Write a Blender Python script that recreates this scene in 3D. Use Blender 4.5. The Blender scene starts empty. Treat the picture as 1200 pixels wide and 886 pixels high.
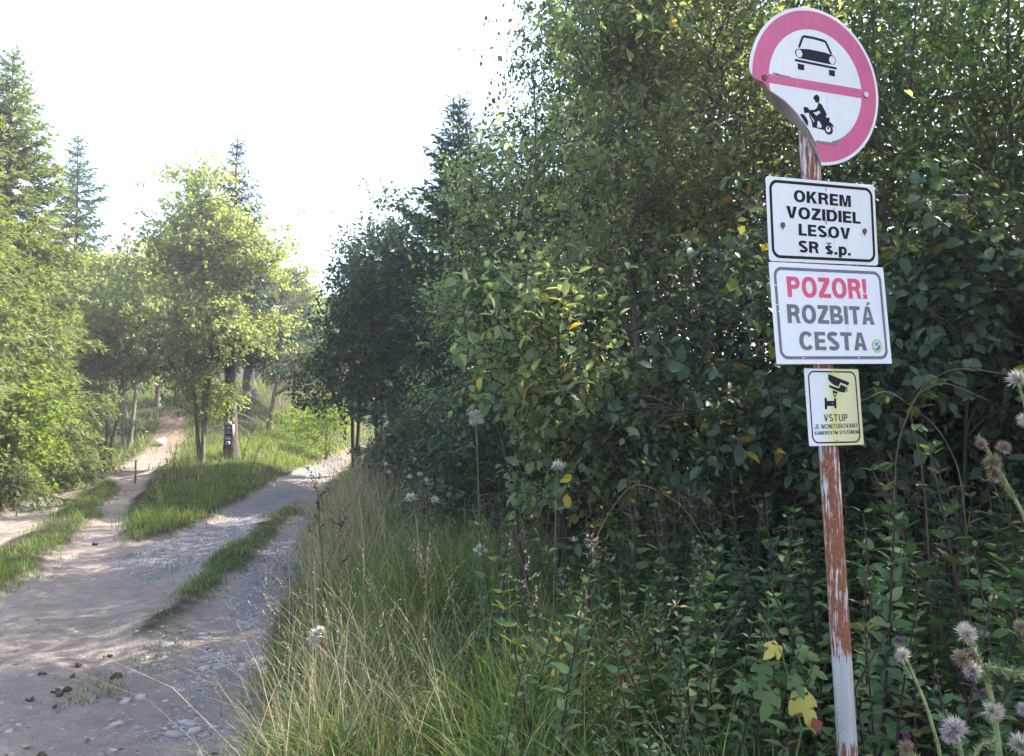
import bpy, math, random
import numpy as np
from mathutils import Vector, Matrix

S = bpy.context.scene
COL = S.collection
R = math.radians
rng = np.random.default_rng(7)

# ------------------------------------------------------------------ camera, sky, sun, exposure
FPX, PITCH, EYE = 900.0, R(3.0), 1.6          # focal length in photo pixels (1200 wide)
cd = bpy.data.cameras.new('camera')
cam = bpy.data.objects.new('camera', cd)
COL.objects.link(cam)
cam.location = (0, 0, EYE)
cam.rotation_euler = (R(90) + PITCH, 0, 0)
cd.sensor_fit = 'HORIZONTAL'; cd.sensor_width = 36; cd.lens = 27
cd.clip_start = 0.05; cd.clip_end = 3000
S.camera = cam

SUN_AZ, SUN_EL = R(68), R(46)                # azimuth from +Y towards +X
sdir = Vector((math.sin(SUN_AZ) * math.cos(SUN_EL), math.cos(SUN_AZ) * math.cos(SUN_EL), math.sin(SUN_EL)))
w = bpy.data.worlds.new('World'); S.world = w; w.use_nodes = True
nt = w.node_tree
sky = nt.nodes.new('ShaderNodeTexSky')
sky.sky_type = 'NISHITA'; sky.sun_disc = False
sky.sun_elevation = SUN_EL; sky.sun_rotation = SUN_AZ
sky.air_density = 1.0; sky.dust_density = 2.5; sky.ozone_density = 1.0
bgn = nt.nodes['Background']; bgn.inputs['Strength'].default_value = 0.15
nt.links.new(sky.outputs[0], bgn.inputs[0])
sl = bpy.data.lights.new('sun', 'SUN'); sl.energy = 5.0; sl.angle = R(0.5); sl.color = (1, .95, .86)
so = bpy.data.objects.new('sun', sl); COL.objects.link(so)
so.rotation_euler = sdir.to_track_quat('Z', 'Y').to_euler()
so.location = (0, 0, 30)
S.view_settings.view_transform = 'Standard'; S.view_settings.look = 'None'
S.view_settings.exposure = 2.3; S.view_settings.gamma = 1.0
cy = S.cycles
cy.use_denoising = True
try:
    cy.denoiser = 'OPENIMAGEDENOISE'
    cy.denoising_input_passes = 'RGB_ALBEDO_NORMAL'
except Exception:
    pass
cy.max_bounces = 8; cy.diffuse_bounces = 4; cy.transmission_bounces = 5; cy.glossy_bounces = 3
cy.use_adaptive_sampling = False
cy.sample_clamp_indirect = 4
cy.caustics_reflective = False; cy.caustics_refractive = False

# ------------------------------------------------------------------ small helpers
FW = np.array([0, math.cos(PITCH), math.sin(PITCH)]); UPV = np.array([0, -math.sin(PITCH), math.cos(PITCH)])
def at(u, v, Y):
    """the point at depth Y (metres north) seen at a photo position"""
    d = FW + np.array([1., 0, 0]) * (u - 600) / FPX + UPV * (443 - v) / FPX
    return np.array([0, 0, EYE]) + d * (Y / d[1])
def proj(P):
    d = P - np.array([0, 0, EYE]); z = d @ FW
    return 600 + FPX * d[..., 0] / z, 443 - FPX * (d @ UPV) / z, z
def norm(a): return a / np.maximum(np.linalg.norm(a, axis=-1, keepdims=True), 1e-9)
def smooth(x, a, b):
    t = np.clip((x - a) / (b - a), 0, 1); return t * t * (3 - 2 * t)
_lat = np.random.default_rng(3).random((256, 256))
def vnoise(x, y):
    xi = np.floor(x).astype(int); yi = np.floor(y).astype(int); fx = x - xi; fy = y - yi
    fx = fx * fx * (3 - 2 * fx); fy = fy * fy * (3 - 2 * fy)
    g = lambda i, j: _lat[i % 256, j % 256]
    return (g(xi, yi) * (1 - fx) + g(xi + 1, yi) * fx) * (1 - fy) + (g(xi, yi + 1) * (1 - fx) + g(xi + 1, yi + 1) * fx) * fy
def fbm(x, y, o=4):
    s = 0; a = .5
    for k in range(o):
        s = s + a * (vnoise(x * 2 ** k + 17 * k, y * 2 ** k - 9 * k) - .5); a *= .5
    return s

def mk_mesh(name, V, F, mats, smooth_sh=False, midx=None):
    """V (n,3); F list of int arrays (m,k)"""
    me = bpy.data.meshes.new(name)
    V = np.asarray(V, dtype=np.float32); F = [np.asarray(f, dtype=np.int32) for f in F if len(f)]
    me.vertices.add(len(V)); me.vertices.foreach_set('co', V.ravel())
    tot = np.concatenate([np.full(len(f), f.shape[1], dtype=np.int32) for f in F])
    loops = np.concatenate([f.ravel() for f in F])
    me.loops.add(len(loops)); me.loops.foreach_set('vertex_index', loops)
    me.polygons.add(len(tot))
    st = np.zeros(len(tot), dtype=np.int32); st[1:] = np.cumsum(tot)[:-1]
    me.polygons.foreach_set('loop_start', st); me.polygons.foreach_set('loop_total', tot)
    if smooth_sh: me.polygons.foreach_set('use_smooth', np.ones(len(tot), dtype=bool))
    for m in (mats if isinstance(mats, (list, tuple)) else [mats]): me.materials.append(m)
    if midx is not None: me.polygons.foreach_set('material_index', np.asarray(midx, dtype=np.int32))
    me.update(calc_edges=True)
    return me
class MB:
    def __init__(s): s.V = []; s.F = {3: [], 4: []}; s.n = 0
    def add(s, V, F):
        V = np.asarray(V, float).reshape(-1, 3)
        for f in (F if isinstance(F, list) else [F]):
            f = np.asarray(f)
            if len(f): s.F[f.shape[1]].append(f + s.n)
        s.V.append(V); s.n += len(V); return s
    def mesh(s, name, mat, off=(0, 0, 0), sm=False):
        F = [np.concatenate(f) for f in s.F.values() if f]
        return mk_mesh(name, np.concatenate(s.V) - np.asarray(off), F, mat, sm)
def link(name, me, parent=None, kind=None, label=None, loc=None):
    o = bpy.data.objects.new(name, me); COL.objects.link(o)
    if parent is not None: o.parent = parent
    if kind: o['kind'] = kind
    if label: o['label'] = label
    if loc is not None: o.location = loc
    return o
def thing(name, label, cat, loc, group=None):
    o = bpy.data.objects.new(name, None); COL.objects.link(o); o.location = loc
    o.empty_display_size = .2
    o['label'] = label; o['category'] = cat
    if group: o['group'] = group
    return o
def tag(o, label, cat, group=None):
    o['label'] = label; o['category'] = cat
    if group: o['group'] = group
    return o
def dup(root, loc, rz=0, sc=1, label=None, group=None, tilt=(0, 0)):
    r = root.copy(); COL.objects.link(r); r.location = loc; r.rotation_euler = (tilt[0], tilt[1], rz)
    r.scale = (sc, sc, sc) if not isinstance(sc, tuple) else sc
    if label: r['label'] = label
    if group: r['group'] = group
    for ch in list(root.children):
        c = ch.copy(); COL.objects.link(c); c.parent = r
        for g in ch.children:
            d = g.copy(); COL.objects.link(d); d.parent = c
    return r

# ---- geometry
def tubes(P, Rd, sides=5, cap=False):
    """P (m,n,3) Rd (m,n) -> V,F"""
    P = np.asarray(P, float); Rd = np.asarray(Rd, float)
    if P.ndim == 2: P = P[None]; Rd = Rd[None]
    m, n, _ = P.shape
    T = norm(np.gradient(P, axis=1))
    ref = np.where(np.abs(T[..., 2:3]) > .9, np.array([1., 0, 0]), np.array([0, 0, 1.]))
    ref = np.broadcast_to(ref[:, :1], T.shape)
    U = norm(np.cross(T, ref)); W = np.cross(T, U)
    a = np.arange(sides) * 2 * np.pi / sides
    V = P[:, :, None] + Rd[..., None, None] * (np.cos(a)[:, None] * U[:, :, None] + np.sin(a)[:, None] * W[:, :, None])
    idx = np.arange(m * n * sides).reshape(m, n, sides)
    A = idx[:, :-1]; B = idx[:, 1:]
    q = np.stack([A, np.roll(A, -1, 2), np.roll(B, -1, 2), B], -1).reshape(-1, 4)
    return V.reshape(-1, 3), q
def bez(P0, P1, P2, n):
    t = np.linspace(0, 1, n)[None, :, None]
    return (1 - t) ** 2 * P0[:, None] + 2 * t * (1 - t) * P1[:, None] + t * t * P2[:, None]
TPL = {
 'tri': (np.array([(0, -1, 0), (0, 1, 0), (1, 0, 0)], float), np.array([(0, 1, 2)])),
 'diamond': (np.array([(0, 0, 0), (.45, -1, .07), (1, 0, -.08), (.45, 1, .07)], float), np.array([(0, 1, 2), (0, 2, 3)])),
 'oval': (np.array([(0, 0, 0), (.28, -.85, .07), (.66, -.82, .05), (1, 0, -.14), (.66, .82, .05), (.28, .85, .07), (.3, 0, 0), (.68, 0, -.04)], float),
          np.array([(0, 1, 6), (0, 6, 5), (1, 2, 7), (1, 7, 6), (6, 7, 4), (6, 4, 5), (2, 3, 7), (7, 3, 4)])),
 'lance': (np.array([(0, 0, 0), (.22, -1, .04), (.6, -.7, .0), (1, 0, -.2), (.6, .7, .0), (.22, 1, .04), (.22, 0, 0), (.6, 0, -.05)], float),
          np.array([(0, 1, 6), (0, 6, 5), (1, 2, 7), (1, 7, 6), (6, 7, 4), (6, 4, 5), (2, 3, 7), (7, 3, 4)])),
 'nettle': (np.array([(0, 0, 0), (.08, -.7, .03), (.3, -1, .05), (.36, -.82, .04), (.55, -.8, .02), (.6, -.6, .01), (.8, -.42, -.05), (1, 0, -.16),
                      (.8, .42, -.05), (.6, .6, .01), (.55, .8, .02), (.36, .82, .04), (.3, 1, .05), (.08, .7, .03), (.3, 0, -.02), (.6, 0, -.06)], float),
          np.array([(0, 1, 14), (1, 2, 14), (2, 3, 14), (3, 15, 14), (3, 4, 15), (4, 5, 15), (5, 6, 15), (6, 7, 15), (7, 8, 15), (8, 9, 15), (9, 10, 15), (10, 11, 15), (11, 14, 15), (11, 12, 14), (12, 13, 14), (13, 0, 14)])),
}
def lobed():
    # a hand-shaped leaf with five pointed lobes, coarse teeth
    pts = [(0, -.04), (-.1, -.2), (-.08, -.42), (.04, -.6), (.2, -.78), (.36, -.84), (.42, -.72), (.4, -.52), (.42, -.36), (.52, -.36), (.66, -.34), (.8, -.22), (1, 0), (.84, .2), (.68, .35), (.54, .37), (.42, .36), (.4, .52), (.46, .74), (.34, .82), (.18, .74), (.04, .6), (-.08, .42), (-.1, .2), (0, .04)]
    V = [(.05, 0, 0), (.42, 0, .02)] + [(x, y, -.22 * x * x - .3 * y * y + .05 * math.sin(9 * x + 7 * y)) for x, y in pts]
    n = len(pts); F = []
    for i in range(n - 1):
        mx = (pts[i][0] + pts[i + 1][0]) / 2
        F.append((1 if mx > .1 else 0, i + 2, i + 3))
    F = [(0, i + 2, i + 3) if (pts[i][0] + pts[i + 1][0]) / 2 <= .1 else (1, i + 2, i + 3) for i in range(n - 1)]; F += [(0, j + 2, 1) for j in (4,)] + [(0, 1, n - 3)]
    return np.array(V, float), np.array(F)
TPL['lobed'] = lobed()
def basis(ax, nr):
    ax = norm(ax); sd = norm(np.cross(nr, ax)); return ax, sd, np.cross(ax, sd)
def leaves(pos, ax, nr, L, W, kind):
    T, F = TPL[kind]; ax, sd, nr = basis(ax, nr)
    L = np.broadcast_to(L, (len(pos),)); W = np.broadcast_to(W, (len(pos),))
    V = pos[:, None] + ax[:, None] * (T[:, 0][:, None] * L[:, None, None]) + sd[:, None] * (T[:, 1][:, None] * .5 * W[:, None, None]) + nr[:, None] * (T[:, 2][:, None] * L[:, None, None])
    Fa = (F[None] + (np.arange(len(pos)) * len(T))[:, None, None]).reshape(-1, 3)
    return V.reshape(-1, 3), Fa
def rnd(n, s=1.): return rng.normal(size=(n, 3)) * s

# ------------------------------------------------------------------ materials
def mat(name):
    m = bpy.data.materials.new(name); m.use_nodes = True
    t = m.node_tree; t.nodes.clear()
    out = t.nodes.new('ShaderNodeOutputMaterial')
    return m, t, out
def N(t, typ, **kw):
    n = t.nodes.new(typ)
    for k, v in kw.items():
        if k.startswith('i_'):
            n.inputs[k[2:].replace('_', ' ')].default_value = v
        else: setattr(n, k, v)
    return n
def ramp(t, fac, stops, interp='LINEAR'):
    r = t.nodes.new('ShaderNodeValToRGB'); cr = r.color_ramp; cr.interpolation = interp
    while len(cr.elements) < len(stops): cr.elements.new(.5)
    for e, (p, c) in zip(cr.elements, stops):
        e.position = p; e.color = (*c, 1) if len(c) == 3 else c
    t.links.new(fac, r.inputs[0]); return r.outputs[0]
def mathn(t, op, a, b=None, c=None):
    n = t.nodes.new('ShaderNodeMath'); n.operation = op
    for i, x in enumerate((a, b, c)):
        if x is None: continue
        if isinstance(x, (int, float)): n.inputs[i].default_value = x
        else: t.links.new(x, n.inputs[i])
    return n.outputs[0]
def mixc(t, fac, a, b, mode='MIX'):
    n = t.nodes.new('ShaderNodeMix'); n.data_type = 'RGBA'; n.blend_type = mode
    for k, x in ((0, fac), (6, a), (7, b)):
        if isinstance(x, (int, float)): n.inputs[k].default_value = x
        elif isinstance(x, tuple): n.inputs[k].default_value = (*x, 1) if len(x) == 3 else x
        else: t.links.new(x, n.inputs[k])
    return n.outputs[2]
def noise(t, scale, detail=3, vec=None, rough=.55):
    n = t.nodes.new('ShaderNodeTexNoise'); n.inputs['Scale'].default_value = scale; n.inputs['Detail'].default_value = detail; n.inputs['Roughness'].default_value = rough
    if vec is not None: t.links.new(vec, n.inputs['Vector'])
    return n.outputs[0]
def leafmat(name, stops, trans=.4, tint=(1.25, 1.15, .5), rough=.5, spec=.25, tgain=1.0):
    m, t, out = mat(name)
    geo = N(t, 'ShaderNodeNewGeometry'); oi = N(t, 'ShaderNodeObjectInfo')
    r = mathn(t, 'FRACT', mathn(t, 'ADD', geo.outputs['Random Per Island'], mathn(t, 'MULTIPLY', oi.outputs['Random'], 7.31)))
    c = ramp(t, r, stops)
    p = N(t, 'ShaderNodeBsdfPrincipled'); p.inputs['Roughness'].default_value = rough
    p.inputs['Specular IOR Level'].default_value = spec * .6
    # undersides are paler
    c2 = mixc(t, mathn(t, 'MULTIPLY', geo.outputs['Backfacing'], .35), c, mixc(t, .5, c, (.16, .19, .11)))
    t.links.new(c2, p.inputs['Base Color'])
    tr = N(t, 'ShaderNodeBsdfTranslucent')
    t.links.new(mixc(t, 1.0, c, tuple(x * tgain for x in tint), 'MULTIPLY'), tr.inputs['Color'])
    mx = N(t, 'ShaderNodeMixShader'); mx.inputs[0].default_value = trans
    t.links.new(p.outputs[0], mx.inputs[1]); t.links.new(tr.outputs[0], mx.inputs[2]); t.links.new(mx.outputs[0], out.inputs[0])
    return m
def plain(name, col, rough=.6, spec=.3, var=0, vscale=20, bump=0, metallic=0, dirt=None):
    m, t, out = mat(name)
    p = N(t, 'ShaderNodeBsdfPrincipled'); p.inputs['Roughness'].default_value = rough; p.inputs['Specular IOR Level'].default_value = spec; p.inputs['Metallic'].default_value = metallic
    tc = N(t, 'ShaderNodeTexCoord')
    n = noise(t, vscale, 4, tc.outputs['Object'])
    c = ramp(t, n, [(.25, tuple(x * (1 - var) for x in col)), (.75, tuple(min(1, x * (1 + var)) for x in col))])
    if dirt:
        n2 = noise(t, dirt[0], 6, tc.outputs['Object'], .7)
        st_ = N(t, 'ShaderNodeMapping'); st_.inputs['Scale'].default_value = (1, .12, 1); t.links.new(tc.outputs['Object'], st_.inputs[0])
        n3_ = noise(t, dirt[0] * 4, 5, st_.outputs[0], .65)
        c = mixc(t, ramp(t, n2, [(dirt[1], (0, 0, 0)), (dirt[1] + .12, (1, 1, 1))]), c, dirt[2])
        c = mixc(t, ramp(t, n3_, [(.56, (0, 0, 0)), (.72, (.3, .3, .3))]), c, dirt[2])
    t.links.new(c, p.inputs['Base Color'])
    if bump:
        b = N(t, 'ShaderNodeBump'); b.inputs['Strength'].default_value = bump; b.inputs['Distance'].default_value = .01
        t.links.new(n, b.inputs['Height']); t.links.new(b.outputs[0], p.inputs['Normal'])
    t.links.new(p.outputs[0], out.inputs[0]); return m
def barkmat(name, a, b, scale=9, stretch=.25):
    m, t, out = mat(name)
    tc = N(t, 'ShaderNodeTexCoord'); mp = N(t, 'ShaderNodeMapping'); mp.inputs['Scale'].default_value = (1, 1, stretch)
    t.links.new(tc.outputs['Object'], mp.inputs[0])
    n = noise(t, scale, 6, mp.outputs[0], .65)
    big = noise(t, 1.3, 3, tc.outputs['Object'])
    c = ramp(t, n, [(.3, a), (.7, b)]); c = mixc(t, ramp(t, big, [(.5, (0, 0, 0)), (.72, (.5, .5, .5))]), c, (.12, .14, .09))
    p = N(t, 'ShaderNodeBsdfPrincipled'); p.inputs['Roughness'].default_value = .9; p.inputs['Specular IOR Level'].default_value = .15
    t.links.new(c, p.inputs['Base Color'])
    bp = N(t, 'ShaderNodeBump'); bp.inputs['Strength'].default_value = .8; bp.inputs['Distance'].default_value = .02
    t.links.new(n, bp.inputs['Height']); t.links.new(bp.outputs[0], p.inputs['Normal'])
    t.links.new(p.outputs[0], out.inputs[0]); return m

M = {}
M['maple'] = leafmat('maple_leaf', [(0, (.12, .155, .065)), (.5, (.2, .235, .1)), (.85, (.27, .29, .12)), (1, (.31, .31, .13))], .5, (1.25, 1.3, .62), tgain=1.3)
M['yellowing'] = leafmat('yellowing_leaf', [(0, (.05, .09, .02)), (.45, (.1, .13, .025)), (.8, (.2, .18, .03)), (1, (.3, .2, .03))], .45, (1.4, 1.3, .5))
M['willow'] = leafmat('willow_leaf', [(0, (.09, .125, .06)), (.6, (.15, .19, .095)), (.99, (.22, .25, .125)), (.995, (.3, .22, .03)), (1, (.3, .17, .03))], .52, (1.35, 1.35, .75), .5, .5, tgain=1.6)
M['yellow_leaf'] = leafmat('yellow_leaf', [(0, (.4, .3, .03)), (.6, (.5, .38, .05)), (1, (.42, .2, .04))], .4, (1.1, 1., .6))
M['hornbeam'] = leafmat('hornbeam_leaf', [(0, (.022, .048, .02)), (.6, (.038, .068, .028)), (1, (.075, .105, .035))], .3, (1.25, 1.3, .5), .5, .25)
M['alder_shaded'] = leafmat('shade_darkened_alder_leaf', [(0, (.02, .044, .028)), (.7, (.036, .068, .042)), (1, (.09, .12, .05))], .3, (1.3, 1.4, .6), .7, .12)  # leaf colour darkened to stand for the shade on this group
M['dogwood'] = leafmat('dogwood_leaf', [(0, (.045, .075, .042)), (.6, (.075, .11, .065)), (.96, (.1, .14, .065)), (1, (.25, .2, .04))], .32, (1.15, 1.2, .6), .45, .35)
M['nettle'] = leafmat('herb_leaf', [(0, (.065, .115, .052)), (.6, (.105, .165, .075)), (.94, (.14, .195, .08)), (1, (.27, .25, .09))], .35, (1.2, 1.4, .5), .55, .2)
M['bramble'] = leafmat('bramble_leaf', [(0, (.05, .1, .035)), (.7, (.085, .145, .045)), (.9, (.14, .16, .05)), (1, (.27, .13, .05))], .35, (1.3, 1.3, .5), .5, .3)
M['red_leaf'] = leafmat('red_leaf', [(0, (.16, .03, .03)), (.6, (.22, .05, .04)), (1, (.2, .12, .05))], .35, (1.3, 1., .8))
M['lime'] = leafmat('lime_leaf', [(0, (.09, .14, .02)), (.6, (.14, .2, .03)), (1, (.2, .24, .04))], .5, (1.5, 1.5, .5))
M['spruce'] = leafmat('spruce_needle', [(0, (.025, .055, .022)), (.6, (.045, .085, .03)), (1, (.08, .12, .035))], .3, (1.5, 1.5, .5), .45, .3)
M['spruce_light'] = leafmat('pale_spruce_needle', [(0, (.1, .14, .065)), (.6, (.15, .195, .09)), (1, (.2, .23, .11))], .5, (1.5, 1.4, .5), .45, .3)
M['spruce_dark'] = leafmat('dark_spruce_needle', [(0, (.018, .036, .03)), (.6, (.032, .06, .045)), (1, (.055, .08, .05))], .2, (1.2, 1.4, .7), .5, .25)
M['pine'] = leafmat('pine_needle', [(0, (.06, .085, .04)), (.6, (.1, .12, .05)), (1, (.16, .15, .07))], .3, (1.4, 1.3, .6))
M['grass'] = leafmat('grass_blade', [(0, (.055, .105, .035)), (.5, (.1, .16, .05)), (.82, (.16, .2, .07)), (1, (.32, .28, .15))], .4, (1.3, 1.3, .5), .5, .3)
M['lush'] = leafmat('lush_grass_blade', [(0, (.08, .14, .035)), (.6, (.14, .21, .055)), (1, (.27, .28, .1))], .45, (1.4, 1.3, .5), .5, .3)
M['straw'] = leafmat('straw', [(0, (.2, .165, .09)), (.5, (.33, .28, .165)), (1, (.48, .42, .28))], .35, (1.1, 1., .8), .6, .2)
M['deadleaf'] = leafmat('dead_leaf', [(0, (.08, .05, .03)), (.6, (.16, .1, .06)), (1, (.28, .2, .12))], .2, (1.1, 1, .8), .7, .1)
M['stemg'] = plain('green_stem', (.09, .12, .045), .6, .2, .3)
M['stemd'] = plain('dark_red_stem', (.055, .03, .028), .7, .2, .4)
M['stemb'] = plain('dry_brown_stem', (.14, .1, .065), .8, .1, .4)
M['seedd'] = plain('dark_seed', (.05, .042, .032), .9, .1, .5)
M['fluff'] = leafmat('seed_fluff', [(0, (.74, .66, .55)), (.6, (.88, .81, .71)), (1, (.95, .9, .82))], .5, (1, 1, 1), .8, .1)
M['downfluff'] = leafmat('seed_down', [(0, (.5, .42, .36)), (.5, (.68, .6, .54)), (1, (.84, .79, .73))], .4, (1, 1, 1), .8, .1)
M['tanfluff'] = leafmat('tan_fluff', [(0, (.4, .28, .17)), (.6, (.55, .42, .3)), (1, (.7, .6, .48))], .4, (1, 1, 1), .8, .1)
M['purple'] = leafmat('purple_floret', [(0, (.2, .05, .2)), (.6, (.32, .09, .3)), (1, (.45, .2, .42))], .35, (1.2, 1, 1.2), .7, .1)
M['pinkfluff'] = leafmat('pink_fluff', [(0, (.6, .36, .5)), (.25, (.78, .66, .66)), (1, (.88, .82, .76))], .35, (1, 1, 1), .8, .1)
M['thistle'] = plain('thistle_stem', (.2, .23, .1), .6, .2, .3, 60)
M['bark_spruce'] = barkmat('spruce_bark', (.035, .028, .024), (.1, .08, .066), 14, .4)
M['bark_grey'] = barkmat('grey_bark', (.07, .06, .045), (.19, .165, .125), 10, .3)
M['bark_dark'] = barkmat('dark_bark', (.03, .026, .022), (.085, .07, .055), 12, .3)
M['bark_pine'] = barkmat('pine_bark', (.1, .06, .04), (.25, .17, .12), 9, .4)
M['drybranch'] = plain('dry_branch', (.2, .14, .11), .9, .1, .4, 8)

# ------------------------------------------------------------------ terrain
def road_edge_x(y):   # left edge of the right-hand road
    return np.interp(y, [0, 10, 15.3, 22, 31, 45], [-4, -4.5, -4.75, -5.8, -7.0, -5.5])
def height(x, y):
    x = np.asarray(x, float); y = np.asarray(y, float)
    h = .018 * np.maximum(0, y - 8) + .0009 * np.maximum(0, y - 40) ** 1.6
    d = road_edge_x(y) - x
    up = 2.7 * smooth(y, 22, 36) * smooth(d, .2, 4.5) + .22 * smooth(y, 12, 20) * smooth(d, .1, 1.2) * smooth(-x, 4, 6) * (1 - smooth(-x, 8.6, 9.6))
    h = h + up + np.minimum(.11 * np.maximum(0, y - 36) * smooth(d, 0, 30), 7)
    # left of the left-hand track: low bank
    xl = np.interp(y, [4, 9, 14, 22, 33], [-6.8, -7.6, -9.6, -13.4, -16.5])
    h = h + .5 * smooth(xl - x, .2, 3.5) * smooth(y, 6, 12)
    # the verge to the right stands a little above the road
    xr = np.interp(y, [0, 3.6, 5.5, 9, 13, 22, 32], [-1.0, -1.2, -1.7, -2.5, -3.4, -4.6, -6.2])
    h = h + .14 * smooth(x - xr, 0, .8) + .25 * smooth(x, 1.2, 6)
    return h
def ground_at(u, v):
    d = FW + np.array([1., 0, 0]) * (u - 600) / FPX + UPV * (443 - v) / FPX
    t = .8
    while t < 80:
        p = np.array([0, 0, EYE]) + d * t
        if p[2] < height(p[0], p[1]): break
        t += max(.01, .002 * t)
    return p
def poly_w(pix): return np.array([ground_at(u, v)[:2] for u, v in pix])
def sdist(poly, x, y):
    """signed distance, positive inside"""
    a = poly; b = np.roll(poly, -1, 0); d = np.full(x.shape, 1e9); ins = np.zeros(x.shape, bool)
    for (ax, ay), (bx, by) in zip(a, b):
        ex, ey = bx - ax, by - ay; l = ex * ex + ey * ey + 1e-12
        t = np.clip(((x - ax) * ex + (y - ay) * ey) / l, 0, 1)
        d = np.minimum(d, np.hypot(x - ax - t * ex, y - ay - t * ey))
        ins ^= ((ay > y) != (by > y)) & (x < ex * (y - ay) / (ey + 1e-12) + ax)
    return np.where(ins, d, -d)

PD = [poly_w(p) for p in (
    # whole dirt area at the junction and the near road
    [(-420, 886), (-260, 700), (-120, 640), (0, 602), (50, 574), (100, 554), (150, 541), (178, 520), (188, 500), (192, 480), (218, 478), (222, 500), (214, 520), (196, 545), (168, 572), (152, 600), (143, 634), (190, 630), (228, 611), (270, 590), (312, 566), (347, 552), (385, 531), (420, 521), (446, 520), (425, 535), (385, 562), (372, 600), (360, 650), (335, 700), (322, 760), (318, 820), (320, 886)],
)]
PD[0] = np.vstack([PD[0], [(-.95, 2.2), (-.8, -6), (-5.5, -6), (-5.2, 2.5)]])
PG1 = poly_w([(-150, 760), (0, 700), (40, 668), (85, 630), (120, 600), (142, 574), (128, 562), (95, 575), (60, 600), (20, 628), (0, 640), (-140, 700)])
PG2 = poly_w([(160, 738), (200, 690), (235, 662), (285, 626), (320, 598), (348, 582), (352, 598), (322, 626), (292, 656), (258, 688), (208, 722), (185, 742)])
PG3 = poly_w([(170, 752), (205, 738), (196, 765), (168, 772)]); PG4 = poly_w([(97, 780), (140, 772), (128, 822), (92, 815)])
PV1 = poly_w([(118, 652), (160, 640), (190, 632), (230, 612), (290, 584), (350, 553), (395, 532), (400, 545), (350, 572), (325, 594), (290, 622), (240, 658), (205, 671), (150, 672)])
PV2 = poly_w([(352, 596), (322, 626), (296, 655), (262, 690), (258, 730), (310, 735), (345, 660), (368, 600)])
PV3 = poly_w([(110, 886), (150, 790), (230, 740), (318, 740), (318, 886)])
def masks(x, y):
    n = fbm(x * 1.3, y * 1.3) * .9 + fbm(x * 6 + 9, y * 6) * .22
    g = np.maximum(sdist(PG1, x, y) * .8, sdist(PG2, x, y)) - .05
    dirt = np.maximum.reduce([sdist(p, x, y) for p in PD])
    dirt = np.minimum(dirt + n * .35, -(g + n * .45))
    gr = np.maximum.reduce([sdist(PV1, x, y), sdist(PV2, x, y), sdist(PV3, x, y) - .25]) + n * .5
    return smooth(dirt, -.06, .08), smooth(gr + fbm(x * 9, y * 9 + 3) * .6, -.14, .22)
gx = np.concatenate([np.linspace(-260, -24, 26), np.arange(-22, -9, .16), np.arange(-9, 2.2, .06), np.arange(2.3, 12, .3), np.linspace(13, 260, 30)])
gy = np.concatenate([np.linspace(-120, -8, 12), np.arange(-6, 2, .4), np.arange(2, 8, .045), np.arange(8, 16, .08), np.arange(16, 38, .16), np.linspace(39, 320, 60)])
X, Y = np.meshgrid(gx, gy)
dm, gm = masks(X, Y)
near = smooth(Y, 60, 30)
Z = height(X, Y) + near * (fbm(X * .5, Y * .5) * .12 + fbm(X * 2.2, Y * 2.2) * .05 * (1 - .3 * dm))
rut = np.exp(-((np.maximum(sdist(PG2, X, Y), -3) + .55) / .35) ** 2) * (Y > 5) + np.exp(-((sdist(PG1, X, Y) + .5) / .35) ** 2)
Z = Z - dm * (.05 + .035 * rut) + dm * near * (fbm(X * 1.2 + 4, Y * 1.2) * .06 + fbm(X * 5, Y * 5) * .045 + fbm(X * 14, Y * 14) * .022)
NY, NX = X.shape
idx = np.arange(NX * NY).reshape(NY, NX)
Q = np.stack([idx[:-1, :-1], idx[:-1, 1:], idx[1:, 1:], idx[1:, :-1]], -1).reshape(-1, 4)
Vt = np.stack([X, Y, Z], -1).reshape(-1, 3)
from_grid = (gx, gy, Z)
def zat(x, y):
    """height of the built sheet"""
    x = np.asarray(x, float); y = np.asarray(y, float)
    i = np.clip(np.searchsorted(gx, x) - 1, 0, NX - 2); j = np.clip(np.searchsorted(gy, y) - 1, 0, NY - 2)
    fx = (x - gx[i]) / (gx[i + 1] - gx[i]); fy = (y - gy[j]) / (gy[j + 1] - gy[j])
    return (Z[j, i] * (1 - fx) + Z[j, i + 1] * fx) * (1 - fy) + (Z[j + 1, i] * (1 - fx) + Z[j + 1, i + 1] * fx) * fy

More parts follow.
